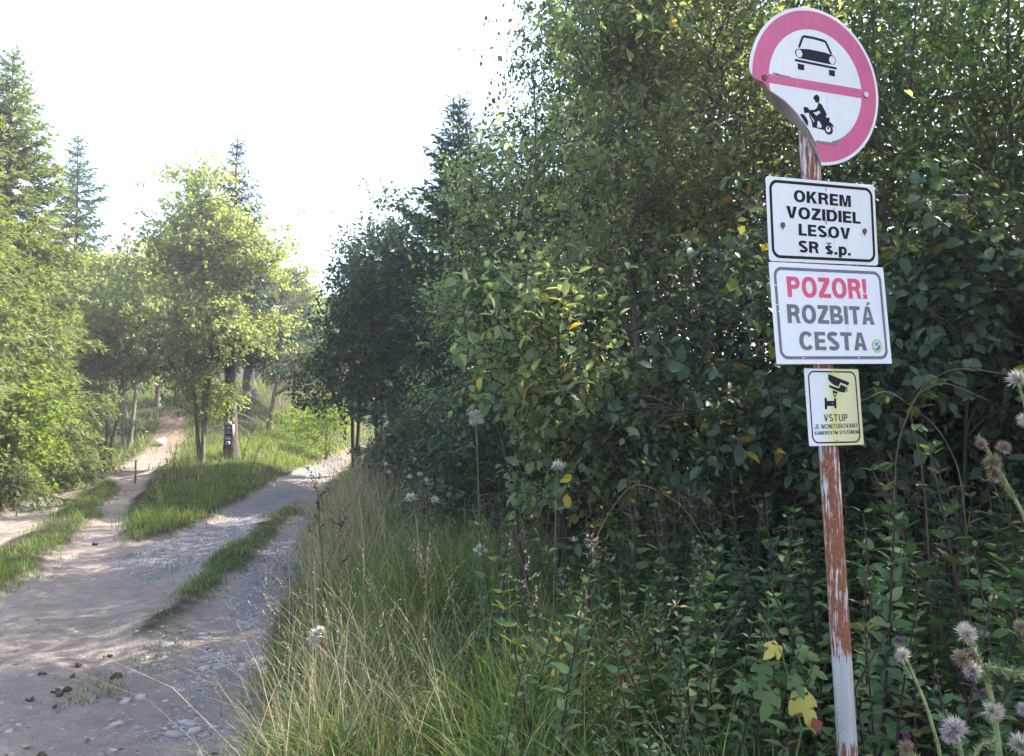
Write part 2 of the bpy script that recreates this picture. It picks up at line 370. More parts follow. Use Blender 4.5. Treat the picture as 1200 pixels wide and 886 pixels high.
def groundmat():
    m, t, out = mat('track_and_soil')
    a = N(t, 'ShaderNodeAttribute', attribute_name='dirt'); g = N(t, 'ShaderNodeAttribute', attribute_name='gravel')
    geo = N(t, 'ShaderNodeNewGeometry'); P = geo.outputs['Position']
    n1 = noise(t, .9, 5, P); n2 = noise(t, 7, 6, P, .65); n3 = noise(t, 45, 4, P, .7)
    dirt = ramp(t, n1, [(.3, (.2, .16, .135)), (.55, (.27, .222, .19)), (.75, (.33, .277, .238))])
    dirt = mixc(t, .55, dirt, ramp(t, n2, [(.3, (.1, .08, .065)), (.55, (.27, .22, .185)), (.8, (.42, .36, .31))]))
    dirt = mixc(t, .3, dirt, ramp(t, n3, [(.35, (.13, .105, .09)), (.6, (.36, .31, .27))]))
    vo = N(t, 'ShaderNodeTexVoronoi'); vo.inputs['Scale'].default_value = 34; t.links.new(P, vo.inputs['Vector'])
    vo2 = N(t, 'ShaderNodeTexVoronoi', feature='DISTANCE_TO_EDGE'); vo2.inputs['Scale'].default_value = 34; t.links.new(P, vo2.inputs['Vector'])
    st = ramp(t, vo.outputs['Color'], [(.1, (.17, .16, .16)), (.5, (.26, .245, .245)), (.9, (.35, .335, .335))])
    grav = mixc(t, ramp(t, vo2.outputs[0], [(.0, (1, 1, 1)), (.12, (0, 0, 0))]), st, (.12, .105, .095))
    sepp = N(t, 'ShaderNodeSeparateXYZ'); t.links.new(P, sepp.inputs[0])
    litter = ramp(t, n2, [(.3, (.13, .075, .055)), (.6, (.24, .145, .11)), (.8, (.33, .23, .18))])
    inw = mathn(t, 'MULTIPLY', ramp(t, mathn(t, 'DIVIDE', sepp.outputs[1], 40), [(.56, (0, 0, 0)), (.66, (1, 1, 1))]), .8)
    dirt = mixc(t, inw, dirt, litter)
    dirt = mixc(t, ramp(t, noise(t, .55, 5, P, .6), [(.42, (0, 0, 0)), (.68, (.55, .55, .55))]), dirt, (.15, .115, .09))
    road = mixc(t, mathn(t, 'MULTIPLY', g.outputs['Fac'], .85), dirt, grav)
    soil = ramp(t, n2, [(.3, (.022, .018, .012)), (.6, (.045, .038, .024)), (.8, (.07, .06, .035))])
    c = mixc(t, a.outputs['Fac'], soil, road)
    p = N(t, 'ShaderNodeBsdfPrincipled'); p.inputs['Roughness'].default_value = .93; p.inputs['Specular IOR Level'].default_value = .15
    t.links.new(c, p.inputs['Base Color'])
    hgt = mathn(t, 'ADD', mathn(t, 'MULTIPLY', n2, 1.2), mathn(t, 'ADD', mathn(t, 'MULTIPLY', n3, .6), mathn(t, 'MULTIPLY', mathn(t, 'MULTIPLY', vo2.outputs[0], g.outputs['Fac']), 1.3)))
    b = N(t, 'ShaderNodeBump'); b.inputs['Strength'].default_value = 1.0; b.inputs['Distance'].default_value = .05
    t.links.new(hgt, b.inputs['Height']); t.links.new(b.outputs[0], p.inputs['Normal'])
    t.links.new(p.outputs[0], out.inputs[0]); return m
M['ground'] = groundmat()
def sheet(name, sel):
    q = Q[sel]; u, inv = np.unique(q, return_inverse=True)
    me = mk_mesh(name, Vt[u], [inv.reshape(-1, 4)], M['ground'], True)
    for nm, arr in (('dirt', dm), ('gravel', gm)):
        at_ = me.attributes.new(nm, 'FLOAT', 'POINT'); at_.data.foreach_set('value', arr.ravel()[u].astype(np.float32))
    o = link(name, me, kind='structure'); return o
dq = dm.ravel()[Q].mean(1); gq = gm.ravel()[Q].mean(1)
sheet('ground', dq < .5)
sheet('dirt_track', (dq >= .5) & (gq < .5))
sheet('gravel_road', (dq >= .5) & (gq >= .5))

# ------------------------------------------------------------------ the sign post
YAW = R(20)
def fr(roll, tilt):
    x = Vector((math.cos(YAW), math.sin(YAW), 0)); n = Vector((math.sin(YAW), -math.cos(YAW), 0)); z = Vector((0, 0, 1))
    z2 = z * math.cos(tilt) + n * math.sin(tilt); n2 = n * math.cos(tilt) - z * math.sin(tilt)
    a = x * math.cos(roll) + z2 * math.sin(roll); b = -x * math.sin(roll) + z2 * math.cos(roll)
    return Matrix((a, b, n2)).transposed().to_4x4()
def polyobj(name, outer, parent, m, z0, z1, holes=(), bevel=0, offs=(0, 0)):
    """flat outline in mm -> a thin solid from z0 to z1 (mm) in the plate's own frame"""
    cu = bpy.data.curves.new(name, 'CURVE'); cu.dimensions = '2D'; cu.fill_mode = 'BOTH'
    for pts in (outer, *holes):
        sp = cu.splines.new('POLY'); sp.points.add(len(pts) - 1); sp.use_cyclic_u = True
        for k, (x, y) in enumerate(pts): sp.points[k].co = ((x + offs[0]) / 1000, (y + offs[1]) / 1000, 0, 1)
    cu.extrude = (z1 - z0) / 2000
    if bevel: cu.bevel_depth = bevel / 1000; cu.bevel_resolution = 1
    tmp = bpy.data.objects.new('tmp', cu); COL.objects.link(tmp)
    bpy.context.view_layer.update()
    me = bpy.data.meshes.new_from_object(tmp.evaluated_get(bpy.context.evaluated_depsgraph_get()))
    bpy.data.objects.remove(tmp); bpy.data.curves.remove(cu)
    me.name = name; me.materials.clear(); me.materials.append(m)
    me.transform(Matrix.Translation((0, 0, (z0 + z1) / 2000)))
    return link(name, me, parent)
def rrect(w_, h_, r_, n=6, sx=0):
    o = []
    for cx, cy, a0 in ((w_ / 2 - r_, h_ / 2 - r_, 0), (-w_ / 2 + r_, h_ / 2 - r_, 90), (-w_ / 2 + r_, -h_ / 2 + r_, 180), (w_ / 2 - r_, -h_ / 2 + r_, 270)):
        for k in range(n + 1):
            a = R(a0 + 90 * k / n); o.append((cx + r_ * math.cos(a), cy + r_ * math.sin(a)))
    return o
def circ(cx, cy, rx, ry, n=28, a0=0, a1=360):
    return [(cx + rx * math.cos(R(a0 + (a1 - a0) * k / n)), cy + ry * math.sin(R(a0 + (a1 - a0) * k / n))) for k in range(n)]
def stroke(pts, wd):
    L, Rr = [], []
    for i, p in enumerate(pts):
        a = np.array(pts[max(0, i - 1)], float); b = np.array(pts[min(len(pts) - 1, i + 1)], float); d = b - a; d /= np.linalg.norm(d); n = np.array([-d[1], d[0]]) * wd / 2
        L.append(tuple(np.array(p) + n)); Rr.append(tuple(np.array(p) - n))
    return L + Rr[::-1]
def glyph(ch, t, h=None):
    """outlines of a bold grotesque capital, unit height; t = stem, h = bar thickness -> width, contours"""
    h = h or t * .88
    el = lambda cx, cy, rx, ry, a0=0, a1=360, n=26: [(cx + rx * np.sign(math.cos(R(a))) * abs(math.cos(R(a))) ** .9, cy + ry * np.sign(math.sin(R(a))) * abs(math.sin(R(a))) ** .9) for a in np.linspace(a0, a1, n)]
    if ch == 'I': return t, [[(0, 0), (t, 0), (t, 1), (0, 1)]]
    if ch in 'EÉ': return .62, ([[(.25, 1.07), (.36, 1.07), (.5, 1.24), (.33, 1.24)]] if ch == 'É' else []) + [[(0, 0), (.62, 0), (.62, h), (t, h), (t, .5 - h / 2), (.57, .5 - h / 2), (.57, .5 + h / 2), (t, .5 + h / 2), (t, 1 - h), (.61, 1 - h), (.61, 1), (0, 1)]]
    if ch == 'L': return .58, [[(0, 0), (.58, 0), (.58, h), (t, h), (t, 1), (0, 1)]]
    if ch == 'T': return .66, [[(.33 - t / 2, 0), (.33 + t / 2, 0), (.33 + t / 2, 1 - h), (.66, 1 - h), (.66, 1), (0, 1), (0, 1 - h), (.33 - t / 2, 1 - h)]]
    if ch == 'K':
        w_ = .76; s_ = t * 1.22
        return w_, [[(0, 0), (t, 0), (t, .3), (t + .1, .42), (w_ - s_, 0), (w_, 0), (t + .22, .6), (w_ - .02, 1), (w_ - .02 - s_, 1), (t, .6), (t, 1), (0, 1)]]
    if ch == 'M': return .86, [[(0, 0), (t * .92, 0), (t * .92, .74), (.43 - t * .45, 0), (.43 + t * .45, 0), (.86 - t * .92, .74), (.86 - t * .92, 0), (.86, 0), (.86, 1), (.86 - t * 1.3, 1), (.43, .3), (t * 1.3, 1), (0, 1)]]
    if ch == 'N': return .72, [[(0, 0), (t * .95, 0), (t * .95, .68), (.72 - t, 0), (.72, 0), (.72, 1), (.72 - t * .95, 1), (.72 - t * .95, .32), (t, 1), (0, 1)]]
    if ch == 'V': return .74, [[(.37 - t * .55, 0), (.37 + t * .55, 0), (.74, 1), (.74 - t * 1.08, 1), (.37, .27), (t * 1.08, 1), (0, 1)]]
    if ch in 'AÁ':
        c = [[(0, 0), (t * 1.05, 0), (t * 1.05 + .055, .22), (.76 - t * 1.05 - .055, .22), (.76 - t * 1.05, 0), (.76, 0), (.38 + t * .58, 1), (.38 - t * .58, 1)], [(.38 - .13 + t * .15, .22 + h * .9), (.38, .8), (.38 + .13 - t * .15, .22 + h * .9)]]
        if ch == 'Á': c.append([(.33, 1.06), (.45, 1.06), (.6, 1.24), (.4, 1.24)])
        return .76, c
    if ch in 'YÝ':
        c = [[(.36 - t / 2, 0), (.36 + t / 2, 0), (.36 + t / 2, .4), (.72, 1), (.72 - t * 1.1, 1), (.36, .56), (t * 1.1, 1), (0, 1), (.36 - t / 2, .4)]]
        if ch == 'Ý': c.append([(.3, 1.06), (.4, 1.06), (.55, 1.22), (.38, 1.22)])
        return .72, c
    if ch == 'Z': return .66, [[(0, 0), (.66, 0), (.66, h), (t * 1.25, h), (.65, 1 - h), (.65, 1), (.02, 1), (.02, 1 - h), (.65 - t * 1.25, 1 - h), (0, h)]]
    if ch == 'O': return .82, [el(.41, .5, .41, .515)[:-1], el(.41, .5, .41 - t, .515 - h)[:-1]]
    if ch == 'D': return .76, [[(0, 0), (.36, 0)] + el(.36, .5, .4, .5, -90, 90, 18)[1:-1] + [(.36, 1), (0, 1)], [(t, h), (.36, h)] + el(.36, .5, .4 - t, .5 - h, -90, 90, 18)[1:-1] + [(.36, 1 - h), (t, 1 - h)]]
    if ch in 'PR':
        y0 = .4; ry = (1 - y0) / 2; cyy = y0 + ry
        hole = [(t, y0 + h), (.4, y0 + h)] + el(.4, cyy, .29 - t, ry - h, -90, 90, 12)[1:-1] + [(.4, 1 - h), (t, 1 - h)]
        if ch == 'P': return .69, [[(0, 0), (t, 0), (t, y0), (.4, y0)] + el(.4, cyy, .29, ry, -90, 90, 14)[1:-1] + [(.4, 1), (0, 1)], hole]
        return .74, [[(0, 0), (t, 0), (t, y0), (.34, y0), (.46, .33), (.5, .06), (.53, 0), (.53 + t, 0), (.68, .09), (.66, .34), (.58, .445)] + el(.41, cyy, .3, ry, -58, 90, 12)[1:-1] + [(.41, 1), (0, 1)], hole]
    if ch == 'B':
        return .74, [[(0, 0), (.44, 0)] + el(.44, .28, .3, .28, -90, 66, 12)[1:] + el(.42, .755, .27, .245, -62, 90, 12)[:-1] + [(.42, 1), (0, 1)],
                     [(t, h), (.43, h)] + el(.43, .285, .31 - t, .285 - h, -90, 90, 10)[1:-1] + [(.43, .57 - h), (t, .57 - h)], [(t, .57), (.41, .57)] + el(.41, .57 + (.43 - h) / 2, .28 - t, (.43 - h) / 2, -90, 90, 10)[1:-1] + [(.41, 1 - h), (t, 1 - h)]]
    if ch == 'C':
        o = el(.4, .5, .4, .515, 38, 322, 26); i = el(.4, .5, .4 - t, .515 - h, 34, 326, 24)
        return .77, [o + i[::-1]]
    if ch == 'U':
        return .72, [[(0, 1), (0, .34)] + el(.36, .34, .36, .355, 180, 360, 16)[1:-1] + [(.72, .34), (.72, 1), (.72 - t, 1), (.72 - t, .34)] + el(.36, .34, .36 - t, .355 - h, 360, 180, 14)[1:-1] + [(t, .34), (t, 1)]]
    if ch == 'J':
        return .52, [[(0, .34)] + el(.26, .27, .26, .285, 180, 360, 14)[1:-1] + [(.52, .27), (.52, 1), (.52 - t, 1), (.52 - t, .27)] + el(.26, .27, .26 - t, .285 - h, 360, 180, 12)[1:-1] + [(t, .34)]]
    if ch in 'Sš':
        k = 1.0 if ch == 'S' else .74
        w_ = .68 * (1 if ch == 'S' else .88); tt = t if ch == 'S' else t * .92
        rx = w_ / 2 - tt / 2; top = el(w_ / 2, k * .745, rx, k * .255 - h / 2 + .01, 25, 255, 16); bot = el(w_ / 2, k * .262, rx, k * .262 - h / 2 + .008, 75, -158, 16)
        c = [stroke(top + bot, tt * .96)]
        if ch == 'š': c.append([(w_ / 2 - .06, .83), (w_ / 2 + .06, .83), (w_ / 2 + .22, 1.02), (w_ / 2 + .08, 1.02), (w_ / 2, .92), (w_ / 2 - .08, 1.02), (w_ / 2 - .22, 1.02)])
        return w_, c
    if ch == 'p':
        return .62, [[(0, -.22), (t, -.22), (t, 0)] + el(.33, .37, .29, .385, -90, 90, 16) + [(t, .74), (0, .74)], el(.335, .37, .29 - t * .9, .385 - h, 0, 360, 18)[:-1]]
    if ch == '.': return t, [[(0, 0), (t, 0), (t, t), (0, t)]]
    if ch == '!': return t, [[(0, 0), (t, 0), (t, t), (0, t)], [(t * .2, .28), (t * .8, .28), (t, .7), (t, 1), (0, 1), (0, .7)]]
    return .3, []
def lettering(txt, bl, br, cap, parent, m, z, t=.2, gap=.09, name='lettering'):
    """a line of text from baseline start bl to baseline end br, cap height in mm"""
    lay = []; x = 0
    for ch in txt:
        w_, cs = glyph(ch, t)
        lay.append((x, cs)); x += w_ + (gap if ch != '.' else gap * 1.2)
    x -= gap
    wmm = math.hypot(br[0] - bl[0], br[1] - bl[1]); ang = math.atan2(br[1] - bl[1], br[0] - bl[0]); k = wmm / x
    cs = [[(bl[0] + (ox + px) * k * math.cos(ang) - py * cap * math.sin(ang), bl[1] + (ox + px) * k * math.sin(ang) + py * cap * math.cos(ang)) for px, py in c] for ox, cc in lay for c in cc]
    o = polyobj(name, cs[0], parent, m, z, z + .2, holes=cs[1:]); o['label'] = 'lettering reading ' + txt; return o

def polemat():
    m, t, out = mat('painted_rusty_pole')
    tc = N(t, 'ShaderNodeTexCoord'); mp = N(t, 'ShaderNodeMapping'); mp.inputs['Scale'].default_value = (1, 1, .07)
    t.links.new(tc.outputs['Object'], mp.inputs[0])
    st = noise(t, 120, 7, mp.outputs[0], .7); fine = noise(t, 160, 4, tc.outputs['Object'])
    sep = N(t, 'ShaderNodeSeparateXYZ'); t.links.new(tc.outputs['Object'], sep.inputs[0])
    zz = sep.outputs[2]
    band = ramp(t, mathn(t, 'DIVIDE', zz, 2.8), [(.0, (.6, .6, .6)), (.19, (.5, .5, .5)), (.2, (.58, .58, .58)), (.213, (.34, .34, .34)), (.29, (.36, .36, .36)), (.305, (.52, .52, .52)), (.33, (.62, .62, .62)), (.55, (.6, .6, .6)), (.9, (.56, .56, .56)), (1, (.56, .56, .56))])
    nl = noise(t, 9, 3, tc.outputs['Object'])
    side = mathn(t, 'MULTIPLY', mathn(t, 'SUBTRACT', nl, .5), .5)
    k = mathn(t, 'ADD', mathn(t, 'ADD', mathn(t, 'MULTIPLY', mathn(t, 'SUBTRACT', st, .5), 1.3), side), mathn(t, 'SUBTRACT', band, .5))
    f = ramp(t, k, [(.015, (0, 0, 0)), (.06, (1, 1, 1))])
    rust = ramp(t, fine, [(.3, (.13, .042, .022)), (.6, (.27, .09, .042)), (.8, (.38, .17, .08))])
    paint = ramp(t, noise(t, 14, 5, mp.outputs[0]), [(.3, (.33, .3, .29)), (.5, (.48, .455, .46)), (.7, (.6, .575, .58))])
    p = N(t, 'ShaderNodeBsdfPrincipled'); t.links.new(mixc(t, f, paint, rust), p.inputs['Base Color'])
    t.links.new(ramp(t, f, [(0, (.45, .45, .45)), (1, (.9, .9, .9))]), p.inputs['Roughness'])
    b = N(t, 'ShaderNodeBump'); b.inputs['Strength'].default_value = .35; b.inputs['Distance'].default_value = .003
    t.links.new(mathn(t, 'ADD', mathn(t, 'MULTIPLY', f, -.8), mathn(t, 'MULTIPLY', fine, .6)), b.inputs['Height']); t.links.new(b.outputs[0], p.inputs['Normal'])
    t.links.new(p.outputs[0], out.inputs[0]); return m
M['pole'] = polemat()
M['white'] = plain('sign_white', (.7, .67, .65), .42, .4, .05, 6, 0, 0, (9, .66, (.42, .43, .4)))
M['white_b'] = plain('plate_white', (.7, .665, .675), .4, .4, .04, 5, 0, 0, (7, .72, (.5, .48, .46)))
M['pink'] = plain('faded_pink_paint', (.53, .075, .18), .4, .4, .1, 7, 0, 0, (8, .7, (.55, .22, .33)))
M['black'] = plain('black_print', (.009, .009, .011), .6, .15, .2, 30)
M['navy'] = plain('dark_navy_print', (.01, .01, .018), .6, .15, .2, 30)
M['grey'] = plain('grey_print', (.15, .145, .16), .55, .2, .12, 20)
M['redprint'] = plain('red_print', (.62, .06, .13), .45, .4, .1, 20)
M['steel'] = plain('bare_grey_steel', (.34, .3, .28), .55, .4, .2, 14, .1, .2, (12, .6, (.25, .13, .08)))
M['rustfold'] = plain('rusty_fold', (.2, .1, .06), .8, .2, .5, 90); M['bolt'] = plain('rusty_bolt', (.13, .05, .05), .6, .4, .3, 60)
M['boltg'] = plain('zinc_bolt', (.4, .38, .4), .4, .5, .2, 60, 0, .6)
M['moss'] = plain('grey_green_moss', (.22, .23, .18), .95, .1, .35, 90)
def yellowplate():
    m, t, out = mat('yellowed_plate')
    tc = N(t, 'ShaderNodeTexCoord'); sep = N(t, 'ShaderNodeSeparateXYZ'); t.links.new(tc.outputs['Object'], sep.inputs[0])
    n = noise(t, 9, 4, tc.outputs['Object'])
    k = mathn(t, 'ADD', mathn(t, 'MULTIPLY', sep.outputs[0], 4.2), mathn(t, 'ADD', mathn(t, 'MULTIPLY', sep.outputs[1], -.45), mathn(t, 'ADD', .42, mathn(t, 'MULTIPLY', n, .14))))
    c = ramp(t, k, [(.26, (.64, .62, .63)), (.38, (.62, .6, .44)), (.5, (.6, .53, .15)), (.64, (.58, .545, .29)), (.85, (.53, .5, .26))])
    p = N(t, 'ShaderNodeBsdfPrincipled'); p.inputs['Roughness'].default_value = .4
    t.links.new(c, p.inputs['Base Color']); t.links.new(p.outputs[0], out.inputs[0]); return m
M['yplate'] = yellowplate()
M['syellow'] = plain('sticker_yellow', (.5, .46, .14), .5); M['sblue'] = plain('sticker_blue', (.03, .12, .24), .5); M['swhite'] = plain('sticker_white', (.5, .58, .68), .5)

PB = np.array([1.0846, 2.49, float(zat(1.0846, 2.49))])
post = thing('sign_post', 'rusty leaning pole carrying a bent round no-vehicles sign and three rectangular plates', 'sign post', PB)
zz = np.linspace(-.3, 2.63, 30)
pp = np.stack([1.0856 - .0421 * zz + 0 * zz, np.full(30, 2.49), zz], -1)
rr = np.full(30, .0302)
V, F = tubes(pp, rr, 20)
capv = np.vstack([V, pp[-1:]]); top = np.arange(29 * 20, 30 * 20)
F2 = np.stack([top, np.roll(top, -1), np.full(20, 600)], -1)
po = link('pole', mk_mesh('pole', capv - [PB[0], PB[1], 0], [F, F2], M['pole'], True), post, loc=(0, 0, -PB[2]))
def plate(name, c, roll, tilt, label):
    o = bpy.data.objects.new(name, None); return o
def place(o, c, roll, tilt):
    o.matrix_local = Matrix.Translation(Vector(c) - Vector(PB)) @ fr(roll, tilt)
# round sign: outline with the bent lower-left edge cut along the fold
CH = [(-260.4, 11.5), (-249.8, -1.7), (-239.1, -11.3), (-210.8, -21.9), (-182.5, -42.0), (-156.0, -53.2), (-124.9, -67.5), (-98.3, -86.5), (-76.0, -104.2), (-53.8, -131.7), (-31.6, -159.3), (-14.0, -187.5), (3.5, -223.6), (14., -259.)]
RO, RI = 260.3, 187.4
def arc(r_, a0, a1, n): return [(r_ * math.cos(R(a0 + (a1 - a0) * k / n)), r_ * math.sin(R(a0 + (a1 - a0) * k / n))) for k in range(n + 1)]
a_end = math.degrees(math.atan2(-259, 14)); a_st = math.degrees(math.atan2(11.5, -260.4))
def cutcircle(r_):
    """circle of radius r_ minus what lies beyond the fold"""
    chd = np.array(CH)
    ins = [p for p in CH if math.hypot(*p) < r_]
    if not ins: return arc(r_, 0, 360, 60)[:-1]
    i0 = CH.index(ins[0]); i1 = CH.index(ins[-1])
    def cross(p, q):
        p = np.array(p); q = np.array(q)
        for t in np.linspace(0, 1, 200):
            x = p + (q - p) * t
            if np.linalg.norm(x) >= r_: return tuple(x)
        return tuple(q)
    s = cross(ins[0], CH[i0 - 1]) if i0 else ins[0]; e = cross(ins[-1], CH[min(i1 + 1, len(CH) - 1)])
    a0 = math.degrees(math.atan2(e[1], e[0])); a1 = math.degrees(math.atan2(s[1], s[0]))
    if a1 < a0: a1 += 360
    return arc(r_, a0, a1, 60) + ins
disc = polyobj('round_sign', cutcircle(RO), post, M['white'], -2.5, 0, bevel=.6)
disc['label'] = 'faded round no vehicles sign with its lower left edge bent back'
place(disc, (.991, 2.45, 2.6803), 0, -.007)
# pink ring
def ring_clip():
    outer = cutcircle(RO - 9); return outer
inn = cutcircle(RI)
ringo = polyobj('red_ring', cutcircle(RO - 10), disc, M['pink'], .7, 1.1)
facew = polyobj('white_face', inn, disc, M['white'], 1.1, 1.5)
polyobj('cross_bar', [(-188, 12), (-188, -17.5), (188, -13.5), (188, 17.5)], disc, M['pink'], 1.6, 2.0)
# pictograms
car = polyobj('car_symbol', [(-69.5, 113.5), (-31.5, 118.8), (9.4, 119), (42.5, 118.5), (70.2, 114.6), (81, 106.2), (82.6, 95), (76, 84), (52.4, 82.2), (-13.6, 82.6), (-67.7, 83), (-79, 89), (-83, 99.4), (-79.5, 109)], disc, M['navy'], 1.6, 2.0,
    holes=(circ(-65.9, 98.6, 12.4, 13.2), circ(67.6, 98, 12.6, 13.2)))
for pts in (stroke([(-66.5, 118.5), (-51, 155), (-44, 159), (-5.7, 160.2), (36, 157.5), (43, 155), (65, 117.5)], 8.5), [(-82.6, 77.9), (85.6, 76.3), (84.5, 68.9), (-84.6, 69.9)], [(-73.7, 64), (-47.3, 63.7), (-48, 44.5), (-72.9, 45)], [(53.1, 63.5), (77.6, 64), (76.9, 43.8), (53.3, 44.3)]):
    polyobj('car_symbol_piece', pts, disc, M['navy'], 1.6, 2.0)
polyobj('rider_symbol', [(-14.9, -44.8), (-10.5, -34.1), (-2.1, -28.3), (6, -29.4), (11.2, -37.6), (10.9, -47.8), (6.6, -52.9), (1.1, -56), (-5.7, -53.6), (-9, -46.2)], disc, M['navy'], 1.6, 2.0)
polyobj('motorcycle_symbol', [(6.6, -52.9), (20.1, -58.9), (29.3, -73.3), (39.8, -89.2), (37, -90.3), (35.3, -99.5), (51.3, -98.5), (48.7, -111.2), (62.3, -118.4), (66.9, -130.2), (59.2, -126.7), (51, -124.4), (39.9, -127), (31.3, -136), (28.4, -142.7), (-20.6, -139.5), (-22.8, -122), (-34.3, -100.1), (-31.5, -97.5), (-19.9, -116), (-13.3, -122.9), (-12.4, -119.5), (-13.1, -115.1), (-23.6, -105.3), (-31.4, -96.4), (-35.4, -93.6), (-49, -96.6), (-50.4, -100.1), (-53.6, -89.4), (-53.7, -76.1), (-37.6, -76), (-31.1, -84), (-10.6, -80.1), (-.8, -73.1), (3.6, -63.5)],
    disc, M['navy'], 1.6, 2.0, holes=([(-16.3, -89.8), (-4, -87), (8.5, -80.3), (13.7, -86.7), (-3, -99.2)], [(.5, -116.6), (7.4, -114.6), (17.8, -130), (14.8, -137.1), (-1.5, -137)]))
polyobj('motorcycle_wheel_symbol', circ(45, -139.2, 17.6, 16.2), disc, M['navy'], 1.65, 2.05, holes=(circ(43.5, -137.6, 10, 10.5),))
polyobj('motorcycle_wheel_symbol', circ(43.2, -134, 3.4, 5), disc, M['navy'], 1.6, 2.0)
polyobj('motorcycle_wheel_symbol', [(-70, -104), (-63, -101), (-54.5, -101.8), (-44, -110.4), (-37.7, -122.9), (-38.1, -137.4), (-44.7, -134.8), (-55.1, -122), (-65.5, -109)], disc, M['navy'], 1.6, 2.0)
for k, (bx, by) in enumerate(((-204.4, -3.1), (205.1, .1))):
    b = polyobj('bolt', circ(bx, by, 8.5, 8.5, 14), disc, M['bolt'] if k == 0 else M['boltg'], 1.2, 4.2, bevel=1.2)
    if k == 0: b['label'] = 'rust-brown bolt head'
for (ox, oy, wd, ht, seed) in ((-135, 14.5, 40, 3.2, 1), (-160, 16, 16, 4, 2), (38, -184, 60, 5, 3), (74, -174, 26, 5, 4)):
    rs = random.Random(seed); pts = [(ox + wd * math.cos(a) * rs.uniform(.7, 1), oy + (.34 * wd * math.cos(a) if oy < 0 and ox > 50 else 0) + ht * math.sin(a) * rs.uniform(.5, 1)) for a in np.linspace(0, 6.0, 22)]
    polyobj('moss_stain', pts, disc, M['moss'], 2.05, 2.25)
# the bent-back flap: a strip that folds away from the front along the same line
DEP = [0, 4, 6, 11, 20, 31, 40, 42, 36, 24, 13, 9, 7, 3]
chs = np.array(CH, float); dp = np.array(DEP, float)
tan = norm(np.gradient(chs, axis=0)); nrm_out = np.stack([tan[:, 1], -tan[:, 0]], -1); nrm_out *= np.sign((nrm_out * -chs).sum(1))[:, None] * -1
rows = []
for f, o_, k in ((0, 0, 0), (.12, 2.5, 0), (.5, 5, 0), (1, 6, 0), (1.25, 0, 0), (1.4, -22, 0), (1.45, -55, 0)):
    rows.append(np.stack([chs[:, 0] + nrm_out[:, 0] * o_ * np.minimum(dp / 40, 1), chs[:, 1] + nrm_out[:, 1] * o_ * np.minimum(dp / 40, 1), -dp * f - .2], -1))
G = np.array(rows); nr_, nc_, _ = G.shape
V1 = G.reshape(-1, 3) / 1000
ii = np.arange(nr_ * nc_).reshape(nr_, nc_)
qq = np.stack([ii[:-1, :-1], ii[1:, :-1], ii[1:, 1:], ii[:-1, 1:]], -1).reshape(-1, 4)
G = G + np.random.default_rng(5).normal(size=G.shape) * np.array([1.1, 1.1, 1.6]) * (np.arange(nr_) > 0)[:, None, None]; V1 = G.reshape(-1, 3) / 1000
flap = link('bent_flap', mk_mesh('bent_flap', V1, [qq], M['steel'], True), disc, label='bare grey lower left edge of the disc, folded back')
for i0_, i1_ in ((2, 5), (8, 13)):
    cp_ = np.column_stack([chs[i0_:i1_] - nrm_out[i0_:i1_] * 1.0, np.full(i1_ - i0_, .2)]) / 1000
    tt_ = np.linspace(0, i1_ - i0_ - 1, 20); cp_ = np.stack([np.interp(tt_, np.arange(i1_ - i0_), cp_[:, k]) for k in range(3)], -1)
    V, F = tubes(cp_, .0026 * np.sin(np.linspace(.1, 3.04, 20)), 6); link('rusty_fold', mk_mesh('rusty_fold', V, [F], M['rustfold'], True), disc)
sm = flap.modifiers.new('thickness', 'SOLIDIFY'); sm.thickness = .0022; sm.offset = 0

pA = polyobj('text_plate', rrect(437, 268, 10), post, M['white'], -2, 0, bevel=.4); place(pA, (1.006, 2.45, 2.2329), .0341, .0045)
pA['label'] = 'white plate with black frame and four lines of black capitals'
polyobj('frame_line', rrect(417, 249, 30), pA, M['black'], .5, .8, holes=(rrect(398, 230, 22),))
for tx, bl, br, cap, bo in (('OKREM', (-115, 59), (115, 55), 38, .23), ('VOZIDIEL', (-147, 5.5), (152, 1.5), 38, .23), ('LESOV', (-102, -48.5), (106, -52), 37.5, .23), ('SR š.p.', (-105, -102.5), (106, -106), 37.5, .23)):
    lettering(tx, bl, br, cap, pA, M['black'], .9, bo)
for bx, by in ((-163, -19), (167, -22)):
    b = polyobj('bolt', circ(bx, by, 7.5, 8.5, 12), pA, M['bolt'], .3, 3, bevel=1)
    polyobj('rust_run', [(bx - 3, by - 8), (bx + 3, by - 8), (bx + 1.5, by - 15), (bx, by - 18)], pA, M['bolt'], .5, .7)
rs = random.Random(4)
for k in range(9):
    x0 = rs.gauss(12, 9); y0 = rs.uniform(-118, 120); w0 = rs.uniform(1.5, 4); h0 = rs.uniform(4, 14)
    polyobj('grime_streak', [(x0 + w0 * math.cos(a) * rs.uniform(.5, 1), y0 + h0 * math.sin(a) * rs.uniform(.5, 1)) for a in np.linspace(0, 5.9, 12)], pA, M['moss'], .45, .6 + k * .012)
pB = polyobj('text_plate', rrect(461, 322, 4), post, M['white_b'], -2, 0, bevel=.3); place(pB, (1.0268, 2.45, 1.934), .028, -.0552)
pB['label'] = 'white plate with grey frame, one red and two grey words'
polyobj('frame_line', rrect(434, 293, 30), pB, M['grey'], .5, .8, holes=(rrect(414, 273, 21),))
lettering('POZOR!', (-169, 51), (151, 53), 66, pB, M['redprint'], .9, .23)
lettering('ROZBITÁ', (-177, -32), (172, -33), 60, pB, M['grey'], .9, .23)
lettering('CESTA', (-139, -117), (131, -118), 59, pB, M['grey'], .9, .23)
